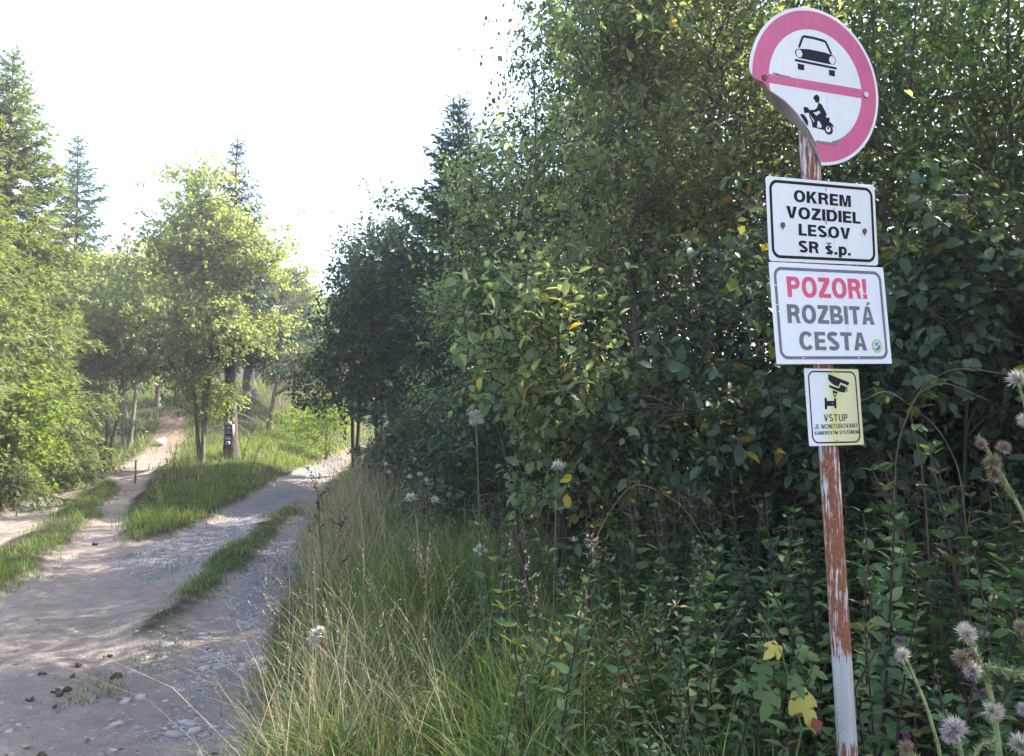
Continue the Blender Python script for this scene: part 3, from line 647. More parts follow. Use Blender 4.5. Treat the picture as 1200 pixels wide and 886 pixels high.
stk = polyobj('round_sticker', circ(173.5, -102.6, 22, 23), pB, M['syellow'], 1.0, 1.2); stk['label'] = 'small round yellow sticker with a blue and white emblem'
polyobj('emblem', circ(173.5, -102, 15, 16.5), pB, M['swhite'], 1.3, 1.4)
polyobj('emblem', [(162, -108), (168, -112), (176, -109), (180, -102), (185, -99), (186, -106), (181, -114), (173, -117.5), (165, -115)], pB, M['sblue'], 1.5, 1.6)
for pts in (stroke([(163, -95), (172, -97), (182, -91)], 3), stroke([(170, -90), (175, -96), (172, -102)], 2.6), stroke([(165, -101), (170, -99), (178, -101)], 2)):
    polyobj('emblem', pts, pB, M['sblue'], 1.5, 1.6)
rs = random.Random(9)
for k in range(5):
    x0 = rs.uniform(-213, -205) if k < 3 else rs.uniform(-150, 120); y0 = rs.uniform(-60, 110) if k < 3 else -141.5
    polyobj('paint_chip', circ(x0, y0, 3, 2.4, 7), pB, M['white_b'], .95, 1.05)
pC = polyobj('text_plate', rrect(217, 244.6, 3), post, M['yplate'], -1.6, 0, bevel=.2); place(pC, (1.0276, 2.45, 1.6361), .0086, -.059)
pC['label'] = 'small plate, half white half yellow, with a surveillance camera symbol'
polyobj('frame_line', rrect(193, 230, 24), pC, M['black'], .5, .8, holes=(rrect(184, 221, 20),))
for nm, pts, hl in (('camera_symbol', [(-15.6, 105.5), (67.5, 79), (61.8, 68.1), (30.8, 78.8), (22.5, 64.9), (3.6, 71.1), (-9.6, 79.6), (-17.1, 88.8)], ()),
        ('camera_symbol_piece', [(-15, 70.3), (23.4, 59.3), (32.5, 72), (54.3, 64), (46.5, 45.6), (24.7, 48.2), (-15.7, 62.9)], ()), ('camera_symbol_piece', [(55.1, 62.5), (58.9, 62.5), (55.2, 47.5), (51.9, 47.5)], ()),
        ('camera_symbol_piece', [(-3.6, 53.7), (17.7, 48.2), (14.9, 42.6), (11.5, 40.7), (10.4, 34), (4.6, 31.5), (-.7, 34), (-1.2, 44.4)], ([(3.5, 44.4), (8.9, 43.3), (7.8, 36.3), (2.3, 37)],)),
        ('camera_symbol_piece', [(-37.1, 29.6), (-28.9, 28.8), (-28.8, 19.6), (.7, 19.2), (1.5, 27.7), (9.3, 27), (8.3, -4.4), (.4, -4.8), (.2, 3), (-28.5, 2.7), (-29.8, -7.2), (-38.5, -7.5)], (circ(-7, 11, 1.8, 2, 8),))):
    polyobj(nm, pts, pC, M['navy'], .5, .8, holes=hl)
lettering('VSTUP', (-45, -45.6), (49.3, -45), 22, pC, M['navy'], .9, .15, .2)
lettering('JE MONITOROVANÝ', (-84.4, -69.8), (89.1, -67.4), 15, pC, M['navy'], .9, .13, .2)
lettering('KAMEROVÝM SYSTÉMOM', (-84.6, -88), (89.7, -86), 11.5, pC, M['navy'], .9, .16, .22)
for bx, by in ((2.3, 108.3), (3.5, -107.3)): polyobj('screw', circ(bx, by, 4, 4, 10), pC, M['boltg'], .3, 2.4, bevel=.7)

# ------------------------------------------------------------------ trees
UPZ = np.array([0, 0, 1.])
def clumpy(P, f, seed):
    q = P * f + seed * 3.7
    return np.sin(q[:, 0] + 1.3 * np.sin(q[:, 1] * .8)) + np.sin(q[:, 1] * 1.1 + 1.7 * np.sin(q[:, 2] * .9)) + np.sin(q[:, 2] * 1.2 + 1.1 * np.sin(q[:, 0] * .7))
def leaf_unit(kind, m, name):
    T, F = TPL[kind]; V = T.copy(); V[:, 1] *= .5
    key = (kind, m.name)
    if key not in leaf_unit.c: leaf_unit.c[key] = mk_mesh(name, V, [F], m)
    return leaf_unit.c[key]
leaf_unit.c = {}
def leaf_obj(parent, org, pos, ax, sd, nr, L, W, kind, m, name='leaf'):
    o = bpy.data.objects.new(name, leaf_unit(kind, m, name)); COL.objects.link(o); o.parent = parent
    p = pos - org
    o.matrix_local = Matrix(((ax[0] * L, sd[0] * W, nr[0] * L, p[0]), (ax[1] * L, sd[1] * W, nr[1] * L, p[1]), (ax[2] * L, sd[2] * W, nr[2] * L, p[2]), (0, 0, 0, 1)))
    return o
def pick_near(pos, L, n, cell=7.0):
    """the leaves that show largest and in front: nearest one per small patch of view, biggest first"""
    u, v, z = proj(pos)
    ok = (u > -10) & (u < 1210) & (v > -10) & (v < 890) & (z > .3)
    ids = np.where(ok)[0]
    if not len(ids): return ids
    key = (u[ids] // cell).astype(int) * 1000 + (v[ids] // cell).astype(int)
    o = np.lexsort((z[ids], key)); ids = ids[o]; key = key[o]
    first = np.concatenate([[True], key[1:] != key[:-1]]); ids = ids[first]
    return ids[np.argsort(-(L[ids] / proj(pos[ids])[2]))][:n]

def broadleaf(name, label, cat, base, H, env, stems=((0, 0),), r0=.09, ns=600, nl=9, leaf=(.08, .045), kind='diamond', m='maple', bark='bark_grey', group=None, seed=1, limbs=22,
              lo=.25, shell=.45, sl=.35, nparts=0, spare=None, clump=1.1, cth=-1.0, up=.45, droop=.25, twigs=True, wob=.12, top=.9):
    g = np.random.default_rng(seed); base = np.array(base, float)
    root = thing(name, label, cat, base, group)
    E_ = np.array(env, float)                    # ellipsoids relative to the base: cx cy cz rx ry rz
    vol = E_[:, 3] * E_[:, 4] * E_[:, 5]; vol = vol ** .8 / (vol ** .8).sum()
    def sample(n):
        out = []; c = 0
        while c < n:
            k = g.choice(len(E_), n * 2, p=vol); d = norm(g.normal(size=(n * 2, 3))); r_ = g.random(n * 2) ** shell
            P = E_[k, :3] + d * r_[:, None] * E_[k, 3:]
            P = P[(clumpy(P, 2.6 / max(.35, E_[:, 3].max() * .38) * clump * .5, seed) > cth) & (P[:, 2] > .12)]
            out.append(P); c += len(P)
        return np.concatenate(out)[:n]
    # stems
    SP, SR = [], []
    for i, (dx, dy) in enumerate(stems):
        t = np.linspace(0, 1, 12); hh = H * top * (1 - .08 * i)
        wv = np.cumsum(g.normal(size=(12, 2)) * wob * .35, 0); wv -= wv[:1]
        off = g.normal(size=2) * .06 * (len(stems) > 1)
        P = np.stack([off[0] + dx * t ** .8 + wv[:, 0] * t, off[1] + dy * t ** .8 + wv[:, 1] * t, hh * t - .1], -1)
        SP.append(P); SR.append(r0 * (.75 if len(stems) > 1 else 1) * (1 - .86 * t) * (1 + .35 * np.exp(-t * 18)))
        V, F = tubes(P, SR[-1], 7)
        link('trunk', mk_mesh('trunk', V, [F], M[bark], True), root)
    # limbs
    nodes = []; LP = []; LR = []
    tg = sample(limbs)
    for p in tg:
        i = int(np.argmin([np.min(np.linalg.norm(s_ - p, axis=1)) for s_ in SP])); s_ = SP[i]
        cand = np.where(s_[:, 2] < max(p[2] - .25 * np.linalg.norm((p - s_[:, :].mean(0))[:2]), lo * H))[0]
        cand = cand[s_[cand, 2] >= lo * H * .6] if (s_[cand, 2] >= lo * H * .6).any() else cand
        k = cand[np.argmin(np.linalg.norm(s_[cand] - p, axis=1) + g.random(len(cand)) * .22 * H * .4)] if len(cand) else 4
        a = s_[k]; mid = (a + p) / 2 + np.array([0, 0, .12 * np.linalg.norm(p - a)]) + g.normal(size=3) * .06
        c = bez(a[None], mid[None], p[None], 8)[0]; LP.append(c); rb = min(SR[i][k] * .6, .012 + .016 * np.linalg.norm(p - a))
        LR.append(np.linspace(rb, .004, 8)); nodes.append(c[2:])
    V, F = tubes(np.array(LP), np.array(LR), 4)
    link('limb', mk_mesh('limb', V, [F], M[bark], True), root, kind='stuff')
    for s_ in SP: nodes.append(s_[s_[:, 2] > max(lo, .45) * H])
    nd = np.concatenate(nodes)
    # shoots with leaves
    P = sample(ns)
    D = np.linalg.norm(P[:, None] - nd[None], axis=2) + .8 * np.maximum(0, nd[None, :, 2] - P[:, None, 2])
    A = nd[np.argmin(D, 1)]
    ln = np.linalg.norm(P - A, axis=1, keepdims=True)
    C1 = (A + P) / 2 + UPZ * ln * .14 + g.normal(size=P.shape) * .04
    d = norm(norm(P - C1) + UPZ * up * g.random((ns, 1)) + g.normal(size=P.shape) * .25)
    SL = sl * (.6 + .8 * g.random((ns, 1)))
    tip = P + d * SL
    if twigs:
        c = bez(A, C1, P, 4); c = np.concatenate([c, tip[:, None]], 1)
        V, F = tubes(c, np.broadcast_to(np.array([.0045, .004, .0035, .0028, .0015]) * (1 + r0 * 4), (ns, 5)), 3)
        link('twig', mk_mesh('twig', V, [F], M[bark], True), root, kind='stuff')
    f = (np.arange(nl) + .5) / nl * 1.15 - .15
    pos = (P[:, None] + d[:, None] * (SL * f[None])[..., None]).reshape(-1, 3)
    dd = np.repeat(d, nl, 0)
    ang = (np.tile(np.arange(nl) * 2.4, ns) + np.repeat(g.random(ns) * 6.28, nl))
    u_ = norm(np.cross(dd, UPZ + .01)); v_ = np.cross(u_, dd)
    rad = np.cos(ang)[:, None] * u_ + np.sin(ang)[:, None] * v_
    ax = norm(dd * .55 + rad * .9 - UPZ * droop + g.normal(size=pos.shape) * .4)
    nr = norm(UPZ * 1.0 + dd * .35 + g.normal(size=pos.shape) * .6)
    n = len(pos); L = leaf[0] * (.45 + .95 * g.random(n)) * np.repeat(.75 + .5 * g.random(ns), nl); W = leaf[1] * (L / leaf[0]) * (.85 + .3 * g.random(n))
    pos = pos + rad * .012
    axb, sdb, nrb = basis(ax, nr)
    keep = np.ones(n, bool)
    if nparts:
        ids = pick_near(pos + base, L, nparts); keep[ids] = False
        for j in ids:
            mm = M[m]
            if spare and g.random() < spare: mm = M['yellow_leaf']
            o = leaf_obj(root, np.zeros(3), pos[j], axb[j], sdb[j], nrb[j], L[j], W[j], kind, mm)
            if mm is M['yellow_leaf']: o['label'] = 'yellow autumn leaf'
    V, F = leaves(pos[keep], ax[keep], nr[keep], L[keep], W[keep], kind)
    link('crown', mk_mesh('crown', V, [F], M[m]), root, kind='stuff')
    return root

def spruce(name, label, base, H, Rb, z0=.3, m='spruce', seed=1, dens=1.0, hang=.5, group=None, r0=None, sag=.18, needle=(.13, .036), step=.34, prof=.92, bare=0, cat='tree', nper=7, ntw=17):
    g = np.random.default_rng(seed); base = np.array(base, float)
    root = thing(name, label, cat, base, group); r0 = r0 or H * .014
    t = np.linspace(0, 1, 14)
    tp = np.stack([np.cumsum(g.normal(size=14) * .012), np.cumsum(g.normal(size=14) * .012), -.15 + (H + .15) * t], -1)
    V, F = tubes(tp, r0 * (1 - .96 * t) * (1 + .4 * np.exp(-t * 22)), 9)
    link('trunk', mk_mesh('trunk', V, [F], M['bark_spruce'], True), root)
    zs = []; z = z0
    while z < H - .15:
        zs.append(z); z += step * (1 - .55 * z / H) * g.uniform(.8, 1.2)
    BP = []; BL = []
    for z in zs:
        k = int(g.integers(nper - 1, nper + 2)); a0 = g.random() * 6.28
        for i in range(k):
            a = a0 + i * 6.28 / k + g.normal() * .25
            L = Rb * max(.05, (1 - z / H)) ** prof * g.uniform(.5, 1.2) + .05
            el = .55 * (z / H) ** 2 - .06 * (1 - z / H)
            s_ = np.linspace(0, 1, 9); rr_ = L * s_
            zz_ = z + rr_ * math.tan(el) - sag * L * (s_ ** 1.6) * (1 - z / H) * 1.6 + .16 * L * s_ ** 4
            bx = np.interp(z, tp[:, 2], tp[:, 0]); by = np.interp(z, tp[:, 2], tp[:, 1])
            cv = .12 * g.normal() * s_ ** 2 * L
            BP.append(np.stack([bx + np.cos(a) * rr_ - np.sin(a) * cv, by + np.sin(a) * rr_ + np.cos(a) * cv, zz_], -1)); BL.append(L)
    BP = np.array(BP); BL = np.array(BL); nb = len(BP)
    rad = np.linspace(1, .12, 9)[None] * (.006 + .011 * BL[:, None])
    V, F = tubes(BP, rad, 4)
    link('branch', mk_mesh('branch', V, [F], M['bark_spruce'], True), root, kind='stuff')
    # side twigs
    nt_ = np.maximum(4, (BL * ntw * dens)).astype(int)
    b = np.repeat(np.arange(nb), nt_); s_ = np.concatenate([np.linspace(.14, 1, k) for k in nt_]) + g.normal(size=len(b)) * .015; s_ = np.clip(s_, .1, .995)
    k = s_ * 8; i0 = np.minimum(k.astype(int), 7); fr_ = (k - i0)[:, None]
    P0 = BP[b, i0] * (1 - fr_) + BP[b, i0 + 1] * fr_; T = norm(BP[b, i0 + 1] - BP[b, i0])
    sd = norm(np.cross(T, UPZ)); sg = np.where(np.arange(len(b)) % 2, 1, -1)[:, None]
    tl = (.16 + .34 * BL[b] ** .7 * (1 - .62 * s_)) * g.uniform(.6, 1.15, len(b)) * .8
    tl = np.minimum(tl, .5 * BL[b] + .02)
    d = norm(T * .75 + sd * sg * g.uniform(.35, 1.1, (len(b), 1)) - UPZ * hang * g.uniform(.3, 1.5, (len(b), 1)) * (1 - .7 * (P0[:, 2:3] / H)))
    # needles along every twig (short leafy pieces, two per station)
    nn = 8
    ff = (np.arange(nn) + .6) / nn
    q = (P0[:, None] + d[:, None] * (tl[:, None] * ff[None])[..., None] - UPZ * (hang * .35 * tl[:, None] * ff[None] ** 2)[..., None])
    q = np.repeat(q.reshape(-1, 3), 2, 0); dd = np.repeat(np.repeat(d, nn, 0), 2, 0); n = len(q)
    rr2 = norm(np.cross(dd, rnd(n)))
    ax = norm(dd * 1.0 + rr2 * .75 + UPZ * .12); nr = norm(UPZ + rnd(n, .6))
    sm_ = np.repeat(np.repeat(np.clip(.35 + .9 * BL[b], 0, 1), nn), 2); L = needle[0] * g.uniform(.7, 1.3, n) * sm_ * np.repeat(np.repeat(.75 + .5 * tl, nn), 2); W = needle[1] * g.uniform(.7, 1.3, n) * sm_
    V1_, F1_ = leaves(q, ax, nr, L, W, 'tri')
    # needles clothing the branch itself
    nb2 = (BL * 40).astype(int) + 8
    b2 = np.repeat(np.arange(nb), nb2); s2 = g.random(len(b2)) * .9 + .1; k2 = s2 * 8; j = np.minimum(k2.astype(int), 7); f2 = (k2 - j)[:, None]
    q2 = BP[b2, j] * (1 - f2) + BP[b2, j + 1] * f2; T2 = norm(BP[b2, j + 1] - BP[b2, j])
    ax2 = norm(T2 + norm(np.cross(T2, rnd(len(b2)))) * .8)
    V2_, F2_ = leaves(q2, ax2, norm(UPZ + rnd(len(b2), .5)), needle[0] * 1.1 * np.clip(.3 + .9 * BL[b2], 0, 1), needle[1] * np.clip(.35 + .9 * BL[b2], 0, 1), 'tri')
    ld = np.column_stack([np.full(40, tp[-1, 0]), np.full(40, tp[-1, 1]), H - .55 * g.random(40)]); V3_, F3_ = leaves(ld, norm(rnd(40) * .5 + UPZ), rnd(40), .09, .02, 'tri')
    link('crown', mk_mesh('crown', np.vstack([V1_, V2_, V3_]), [np.vstack([F1_, F2_ + len(V1_), F3_ + len(V1_) + len(V2_)])], M[m]), root, kind='stuff')
    if bare:
        P0 = np.stack([np.zeros(bare), np.zeros(bare), g.uniform(1.0, z0 + .2, bare)], -1); a = g.random(bare) * 6.28; L = g.uniform(.5, 1.4, bare)
        P2 = P0 + np.stack([np.cos(a) * L, np.sin(a) * L, -L * g.uniform(.1, .5, bare)], -1)
        V, F = tubes(bez(P0, (P0 + P2) / 2 + UPZ * .08, P2, 5), np.broadcast_to(np.linspace(.012, .003, 5), (bare, 5)), 3)
        link('dead_branch', mk_mesh('dead_branch', V, [F], M['drybranch'], True), root, kind='stuff')
    return root
def gp(u, Y):
    x = (u - 600) / FPX * Y; return np.array([x, Y, float(zat(x, Y))])
def hgt(v, Y, base): return EYE + (490 - v) / FPX * Y * 1.0 - base[2]

# left side
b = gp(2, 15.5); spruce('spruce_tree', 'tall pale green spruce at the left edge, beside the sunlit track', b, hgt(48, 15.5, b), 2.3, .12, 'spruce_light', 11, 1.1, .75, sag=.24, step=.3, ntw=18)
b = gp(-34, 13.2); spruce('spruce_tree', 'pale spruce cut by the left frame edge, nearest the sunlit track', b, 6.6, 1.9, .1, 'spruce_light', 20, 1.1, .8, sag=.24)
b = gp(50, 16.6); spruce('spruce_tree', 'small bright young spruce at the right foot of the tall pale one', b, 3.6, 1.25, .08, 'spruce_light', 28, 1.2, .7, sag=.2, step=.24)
b = gp(14, 13.4)
broadleaf('bush', 'bright green bush under the spruces at the left edge by the sunny track', 'bush', b, 2.5, [(-.2, 0, 1.0, .85, .7, .8), (.15, .1, 1.7, .6, .6, .6)], ((-.2, 0), (.2, 0), (0, .1)), .03, 420, 9, (.085, .06), 'diamond', 'lime', seed=29, limbs=18, lo=.1, twigs=False)
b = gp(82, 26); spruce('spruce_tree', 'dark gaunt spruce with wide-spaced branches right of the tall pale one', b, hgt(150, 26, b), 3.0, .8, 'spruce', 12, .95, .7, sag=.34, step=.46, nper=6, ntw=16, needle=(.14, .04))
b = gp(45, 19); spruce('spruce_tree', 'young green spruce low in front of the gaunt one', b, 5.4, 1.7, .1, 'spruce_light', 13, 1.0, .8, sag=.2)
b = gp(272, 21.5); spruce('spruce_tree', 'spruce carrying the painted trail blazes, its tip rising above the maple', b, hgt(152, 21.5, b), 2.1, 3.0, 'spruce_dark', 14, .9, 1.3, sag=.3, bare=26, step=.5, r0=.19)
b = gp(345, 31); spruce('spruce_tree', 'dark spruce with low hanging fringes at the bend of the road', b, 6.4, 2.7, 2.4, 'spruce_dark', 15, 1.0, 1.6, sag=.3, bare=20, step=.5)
b = gp(236, 20.6)
broadleaf('maple_tree', 'bushy light green maple with several stems on the grassy point between the tracks', 'tree', b, hgt(190, 20.6, b),
    [(0, 0, 4.9, 2.35, 1.8, 2.2), (.5, .1, 6.3, 1.9, 1.5, 1.6), (-.6, 0, 6.6, 1.3, 1.1, 1.4), (1.0, -.2, 3.7, 1.6, 1.3, 1.1), (-.8, 0, 3.0, 1.5, 1.2, 1.1), (.2, 0, 7.5, .7, .7, .8), (.1, 0, 1.9, 1.0, .9, .7)],
    ((-.5, 0), (.45, .1), (.05, -.1)), .07, 2500, 12, (.098, .08), 'diamond', 'maple', seed=21, limbs=54, lo=.16, sl=.45, cth=-.6, clump=1.5, twigs=True)
b = gp(150, 25)
broadleaf('broadleaf_tree', 'rounded green tree between the gaunt spruce and the maple', 'tree', b, hgt(268, 25, b), [(0, 0, 4.3, 1.9, 1.7, 2.3), (.6, 0, 5.8, 1.1, 1, 1.1), (-.9, 0, 5.0, 1.3, 1.2, 1.5)],
    ((-.2, 0), (.4, 0)), .1, 800, 9, (.14, .11), 'diamond', 'maple', seed=22, limbs=26, twigs=False)
b = gp(128, 20.2)
broadleaf('small_tree', 'small crooked tree with bare lower boughs and yellowing leaves by the left track', 'tree', b, 4.6, [(0, 0, 3.6, 1.35, 1.2, .95), (.5, .1, 2.9, 1.1, .9, .6), (-.5, 0, 2.6, .9, .8, .45)],
    ((-.35, 0), (.3, .1), (.05, .2)), .07, 420, 9, (.11, .085), 'diamond', 'yellowing', 'bark_grey', seed=23, limbs=34, lo=.18, wob=.4)
b = gp(185, 30)
broadleaf('broadleaf_tree', 'green tree overhanging the path where it climbs into the wood', 'tree', b, 7.4, [(0, 0, 4.7, 2.0, 1.7, 2.2), (1, 0, 3.6, 1.3, 1.2, .9)], ((0, 0),), .1, 560, 9, (.15, .12), 'diamond', 'maple', seed=24, limbs=24, twigs=False)
# the pine, bush and far trees beyond the bank
b = gp(316, 29)
pine = broadleaf('pine_tree', 'pine with flat grey-green tiers and a bare leaning trunk on the sunny bank', 'tree', b, 5.6, [(.5, 0, 2.9, 2.1, 1.3, .3), (1.4, .2, 2.2, 1.7, 1.1, .25), (.2, 0, 4.0, 1.6, 1.2, .4), (.6, 0, 5.1, 1.1, .9, .4)],
    ((.5, 0),), .12, 620, 16, (.16, .022), 'tri', 'pine', 'bark_pine', seed=25, limbs=34, lo=.3, up=.8, droop=-.1, twigs=False, sl=.25)
b = gp(382, 25)
broadleaf('bush', 'bright yellow-green bush on the bank left of the road bend', 'bush', b, 2.3, [(0, 0, 1.1, .95, .8, .95), (.35, 0, 1.6, .6, .6, .6)], ((-.2, 0), (.2, 0), (0, .2)), .03, 320, 9, (.09, .06), 'diamond', 'lime', seed=26, limbs=16, lo=.1, twigs=False)
b = gp(348, 27.5)
broadleaf('bush', 'low green bush under the pine', 'bush', b, 1.5, [(0, 0, .7, .9, .7, .6)], ((-.2, 0), (.2, 0)), .03, 160, 9, (.09, .06), 'diamond', 'lime', seed=27, limbs=10, lo=.1, twigs=False)
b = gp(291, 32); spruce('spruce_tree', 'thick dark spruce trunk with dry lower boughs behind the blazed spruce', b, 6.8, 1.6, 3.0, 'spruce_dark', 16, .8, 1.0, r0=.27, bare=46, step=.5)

# dark group right of the road bend
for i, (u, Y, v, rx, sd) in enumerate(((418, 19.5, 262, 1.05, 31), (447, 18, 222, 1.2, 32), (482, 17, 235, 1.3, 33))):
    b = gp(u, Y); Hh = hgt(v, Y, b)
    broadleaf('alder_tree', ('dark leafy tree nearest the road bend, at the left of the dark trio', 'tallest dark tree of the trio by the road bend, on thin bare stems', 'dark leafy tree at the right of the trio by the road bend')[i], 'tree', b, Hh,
        [(0, 0, Hh * .58, rx, rx, Hh * .28), (-.4 + .25 * i, 0, Hh * .38, rx * 1.05, rx, Hh * .17), (.2, 0, Hh * .82, rx * .55, rx * .6, Hh * .18), (.5 - .5 * i, -.3, Hh * .68, rx * .8, rx * .7, Hh * .14), (-.2, .2, Hh * .95, rx * .3, rx * .3, Hh * .08)], ((-.25, 0), (.3, .1), (.05, .3)), .075, 1050, 9, (.105, .065), 'diamond', 'alder_shaded', 'bark_dark', seed=sd, limbs=34, lo=.24, twigs=True, clump=1.9, cth=-.6, sl=.5)
b = gp(541, 15.2); spruce('spruce_tree', 'dark spruce whose tip stands above the bushes left of the willow', b, hgt(106, 15.2, b), 2.6, .6, 'spruce_dark', 17, 1.1, .6, sag=.15)
b = gp(505, 12.2)
broadleaf('shrub', 'low green shrub at the foot of the dark wood edge', 'shrub', b, 2.3, [(0, 0, .95, 1.0, .9, .85), (.7, -.2, 1.15, .8, .8, .8), (1.2, -.4, .8, .7, .7, .7)], ((-.3, 0), (.2, 0), (.6, 0)), .03, 520, 9, (.075, .045), 'diamond', 'dogwood', 'bark_dark', seed=34, limbs=22, lo=.1)

# willows and saplings of the near wood edge
b = gp(588, 9.5)
broadleaf('willow_tree', 'hazy grey-green sallow behind and left of the big one', 'tree', b, 6.0, [(.1, 0, 3.4, .85, 1.0, 1.8), (-.15, 0, 2.4, .9, .9, 1.1), (.6, .2, 4.4, .65, .8, 1.0)], ((-.4, 0), (.3, 0), (.1, .2)), .06, 1200, 12, (.075, .04), 'diamond', 'willow', 'bark_dark', seed=41, limbs=36, lo=.2, sl=.4, nparts=0)
b = gp(800, 6.2)
broadleaf('willow_tree', 'tall sunlit sallow with forked stems left of the round sign', 'tree', b, 6.6, [(-.1, 0, 4.3, 1.05, .75, 1.6), (.45, .1, 5.4, .95, .65, 1.2), (-.65, -.1, 3.0, .75, .65, .9), (.35, -.1, 3.1, 1.0, .65, .9), (-.45, 0, 4.7, .55, .5, .9)], ((-.75, 0), (.35, 0), (-.25, .1)), .055, 1550, 13, (.066, .034), 'oval', 'willow', 'bark_grey', seed=42, limbs=44, lo=.2, sl=.6, up=.9, droop=.12, clump=1.7, cth=-.5, nparts=290, spare=.012)
b = gp(655, 4.9)
broadleaf('willow_shrub', 'sallow bush with shiny leaf edges and a few yellow leaves, above the seed stalks', 'shrub', b, 2.5, [(.05, 0, 1.75, .62, .5, .55), (.35, 0, 1.55, .5, .5, .5), (-.15, 0, 2.15, .3, .3, .32), (.1, 0, 1.2, .45, .4, .4)], ((-.2, 0), (.25, .1), (.05, .1)), .028, 430, 12, (.068, .036), 'oval', 'willow', 'bark_dark', seed=43, limbs=24, lo=.25, sl=.3, nparts=280, spare=.08)
b = gp(880, 4.6)
broadleaf('dogwood_shrub', 'broad-leaved dark shrub left of the plates', 'shrub', b, 2.9, [(0, 0, 1.9, .6, .5, .7), (-.45, 0, 1.5, .5, .4, .45), (.3, 0, 1.35, .5, .4, .4)], ((-.3, 0), (.2, 0), (0, .2)), .025, 380, 9, (.072, .046), 'oval', 'dogwood', 'bark_dark', seed=44, limbs=22, lo=.25, sl=.3, nparts=230, spare=.05)
b = gp(1075, 4.4)
broadleaf('dogwood_shrub', 'broad-leaved shrub reaching up to the right behind the plates', 'shrub', b, 2.9, [(0, 0, 2.0, .45, .4, .5), (.3, 0, 2.45, .42, .35, .35), (0, 0, 1.45, .5, .4, .4), (.45, 0, 1.5, .4, .4, .4)], ((.35, 0), (-.1, 0), (.1, .2)), .025, 380, 9, (.074, .048), 'oval', 'dogwood', 'bark_dark', seed=45, limbs=22, lo=.25, sl=.3, nparts=230, spare=.04)
b = gp(1215, 4.6)
broadleaf('dogwood_shrub', 'broad-leaved shrub at the right edge, above the dry thistle', 'shrub', b, 2.6, [(0, 0, 1.6, .5, .45, .7), (.1, 0, 2.3, .4, .4, .4)], ((.2, 0), (-.2, 0)), .025, 280, 9, (.072, .046), 'oval', 'dogwood', 'bark_dark', seed=46, limbs=16, lo=.25, sl=.3, nparts=90, spare=.03)

low = []
for k in range(3):
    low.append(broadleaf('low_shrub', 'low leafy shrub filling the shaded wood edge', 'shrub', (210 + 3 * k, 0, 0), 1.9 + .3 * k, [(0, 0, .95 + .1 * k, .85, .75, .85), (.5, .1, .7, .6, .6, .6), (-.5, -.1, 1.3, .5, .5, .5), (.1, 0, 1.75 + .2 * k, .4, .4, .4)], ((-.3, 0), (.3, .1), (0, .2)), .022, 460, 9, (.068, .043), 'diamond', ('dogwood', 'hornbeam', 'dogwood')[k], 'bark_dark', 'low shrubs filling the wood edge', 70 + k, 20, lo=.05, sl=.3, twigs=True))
for i, (u, Y, sc) in enumerate(((1010, 5.3, .95), (1120, 5.6, 1.05), (1220, 5.4, 1.1), (930, 5.6, .85), (1300, 5.0, 1.1), (600, 10.5, .95), (655, 11.6, 1.1), (705, 10.2, .95), (760, 11.4, 1.1), (850, 10.6, 1.1), (905, 7.6, .8), (980, 7.2, 1.1), (1080, 7.4, 1.2), (1180, 7.4, 1.2), (1280, 7.6, 1.2), (560, 8.0, .9), (940, 9.8, 1.2), (1040, 10.2, 1.3), (1140, 10.4, 1.3), (1240, 10.4, 1.3), (720, 12, 1.4), (820, 12.5, 1.4), (530, 10.5, .8), (470, 13.5, .9), (1400, 7, 1.2), (640, 13, 1.3))):
    p = gp(u, Y)
    if i < 3: o = low[i]; o.location = p; o.scale = (sc,) * 3
    else: dup(low[i % 3], p, rng.uniform(0, 6.28), sc)
# the dark wood on the right: three kinds, copied
protos = []
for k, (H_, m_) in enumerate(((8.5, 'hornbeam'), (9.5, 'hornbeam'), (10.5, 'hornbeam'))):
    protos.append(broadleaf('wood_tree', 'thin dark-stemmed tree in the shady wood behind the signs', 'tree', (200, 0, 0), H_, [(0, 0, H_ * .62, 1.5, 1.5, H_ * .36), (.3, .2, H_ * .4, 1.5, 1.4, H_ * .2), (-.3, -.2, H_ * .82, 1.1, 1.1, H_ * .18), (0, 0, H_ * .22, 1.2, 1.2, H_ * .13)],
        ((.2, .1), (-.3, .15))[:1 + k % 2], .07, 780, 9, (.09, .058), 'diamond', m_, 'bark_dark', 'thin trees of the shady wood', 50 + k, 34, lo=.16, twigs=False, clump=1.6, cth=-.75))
spots = [(1015, 7.6), (1062, 9.0), (1118, 7.4), (1152, 9.9), (1196, 8.2), (1245, 6.9), (962, 10), (905, 9.4), (842, 9.6), (784, 11), (1092, 12.4), (1182, 12.8), (702, 11.6), (982, 13.6), (648, 13), (1310, 9.2), (1420, 7.6), (1330, 12.5), (745, 14), (860, 14.5), (1050, 16), (1150, 17), (940, 17.5), (690, 17), (800, 18.5), (1270, 16), (1480, 11), (1600, 8), (640, 8.4), (528, 11.8), (748, 8.2), (822, 7.9), (705, 9.3), (1200, 5.2), (1042, 5.8)]
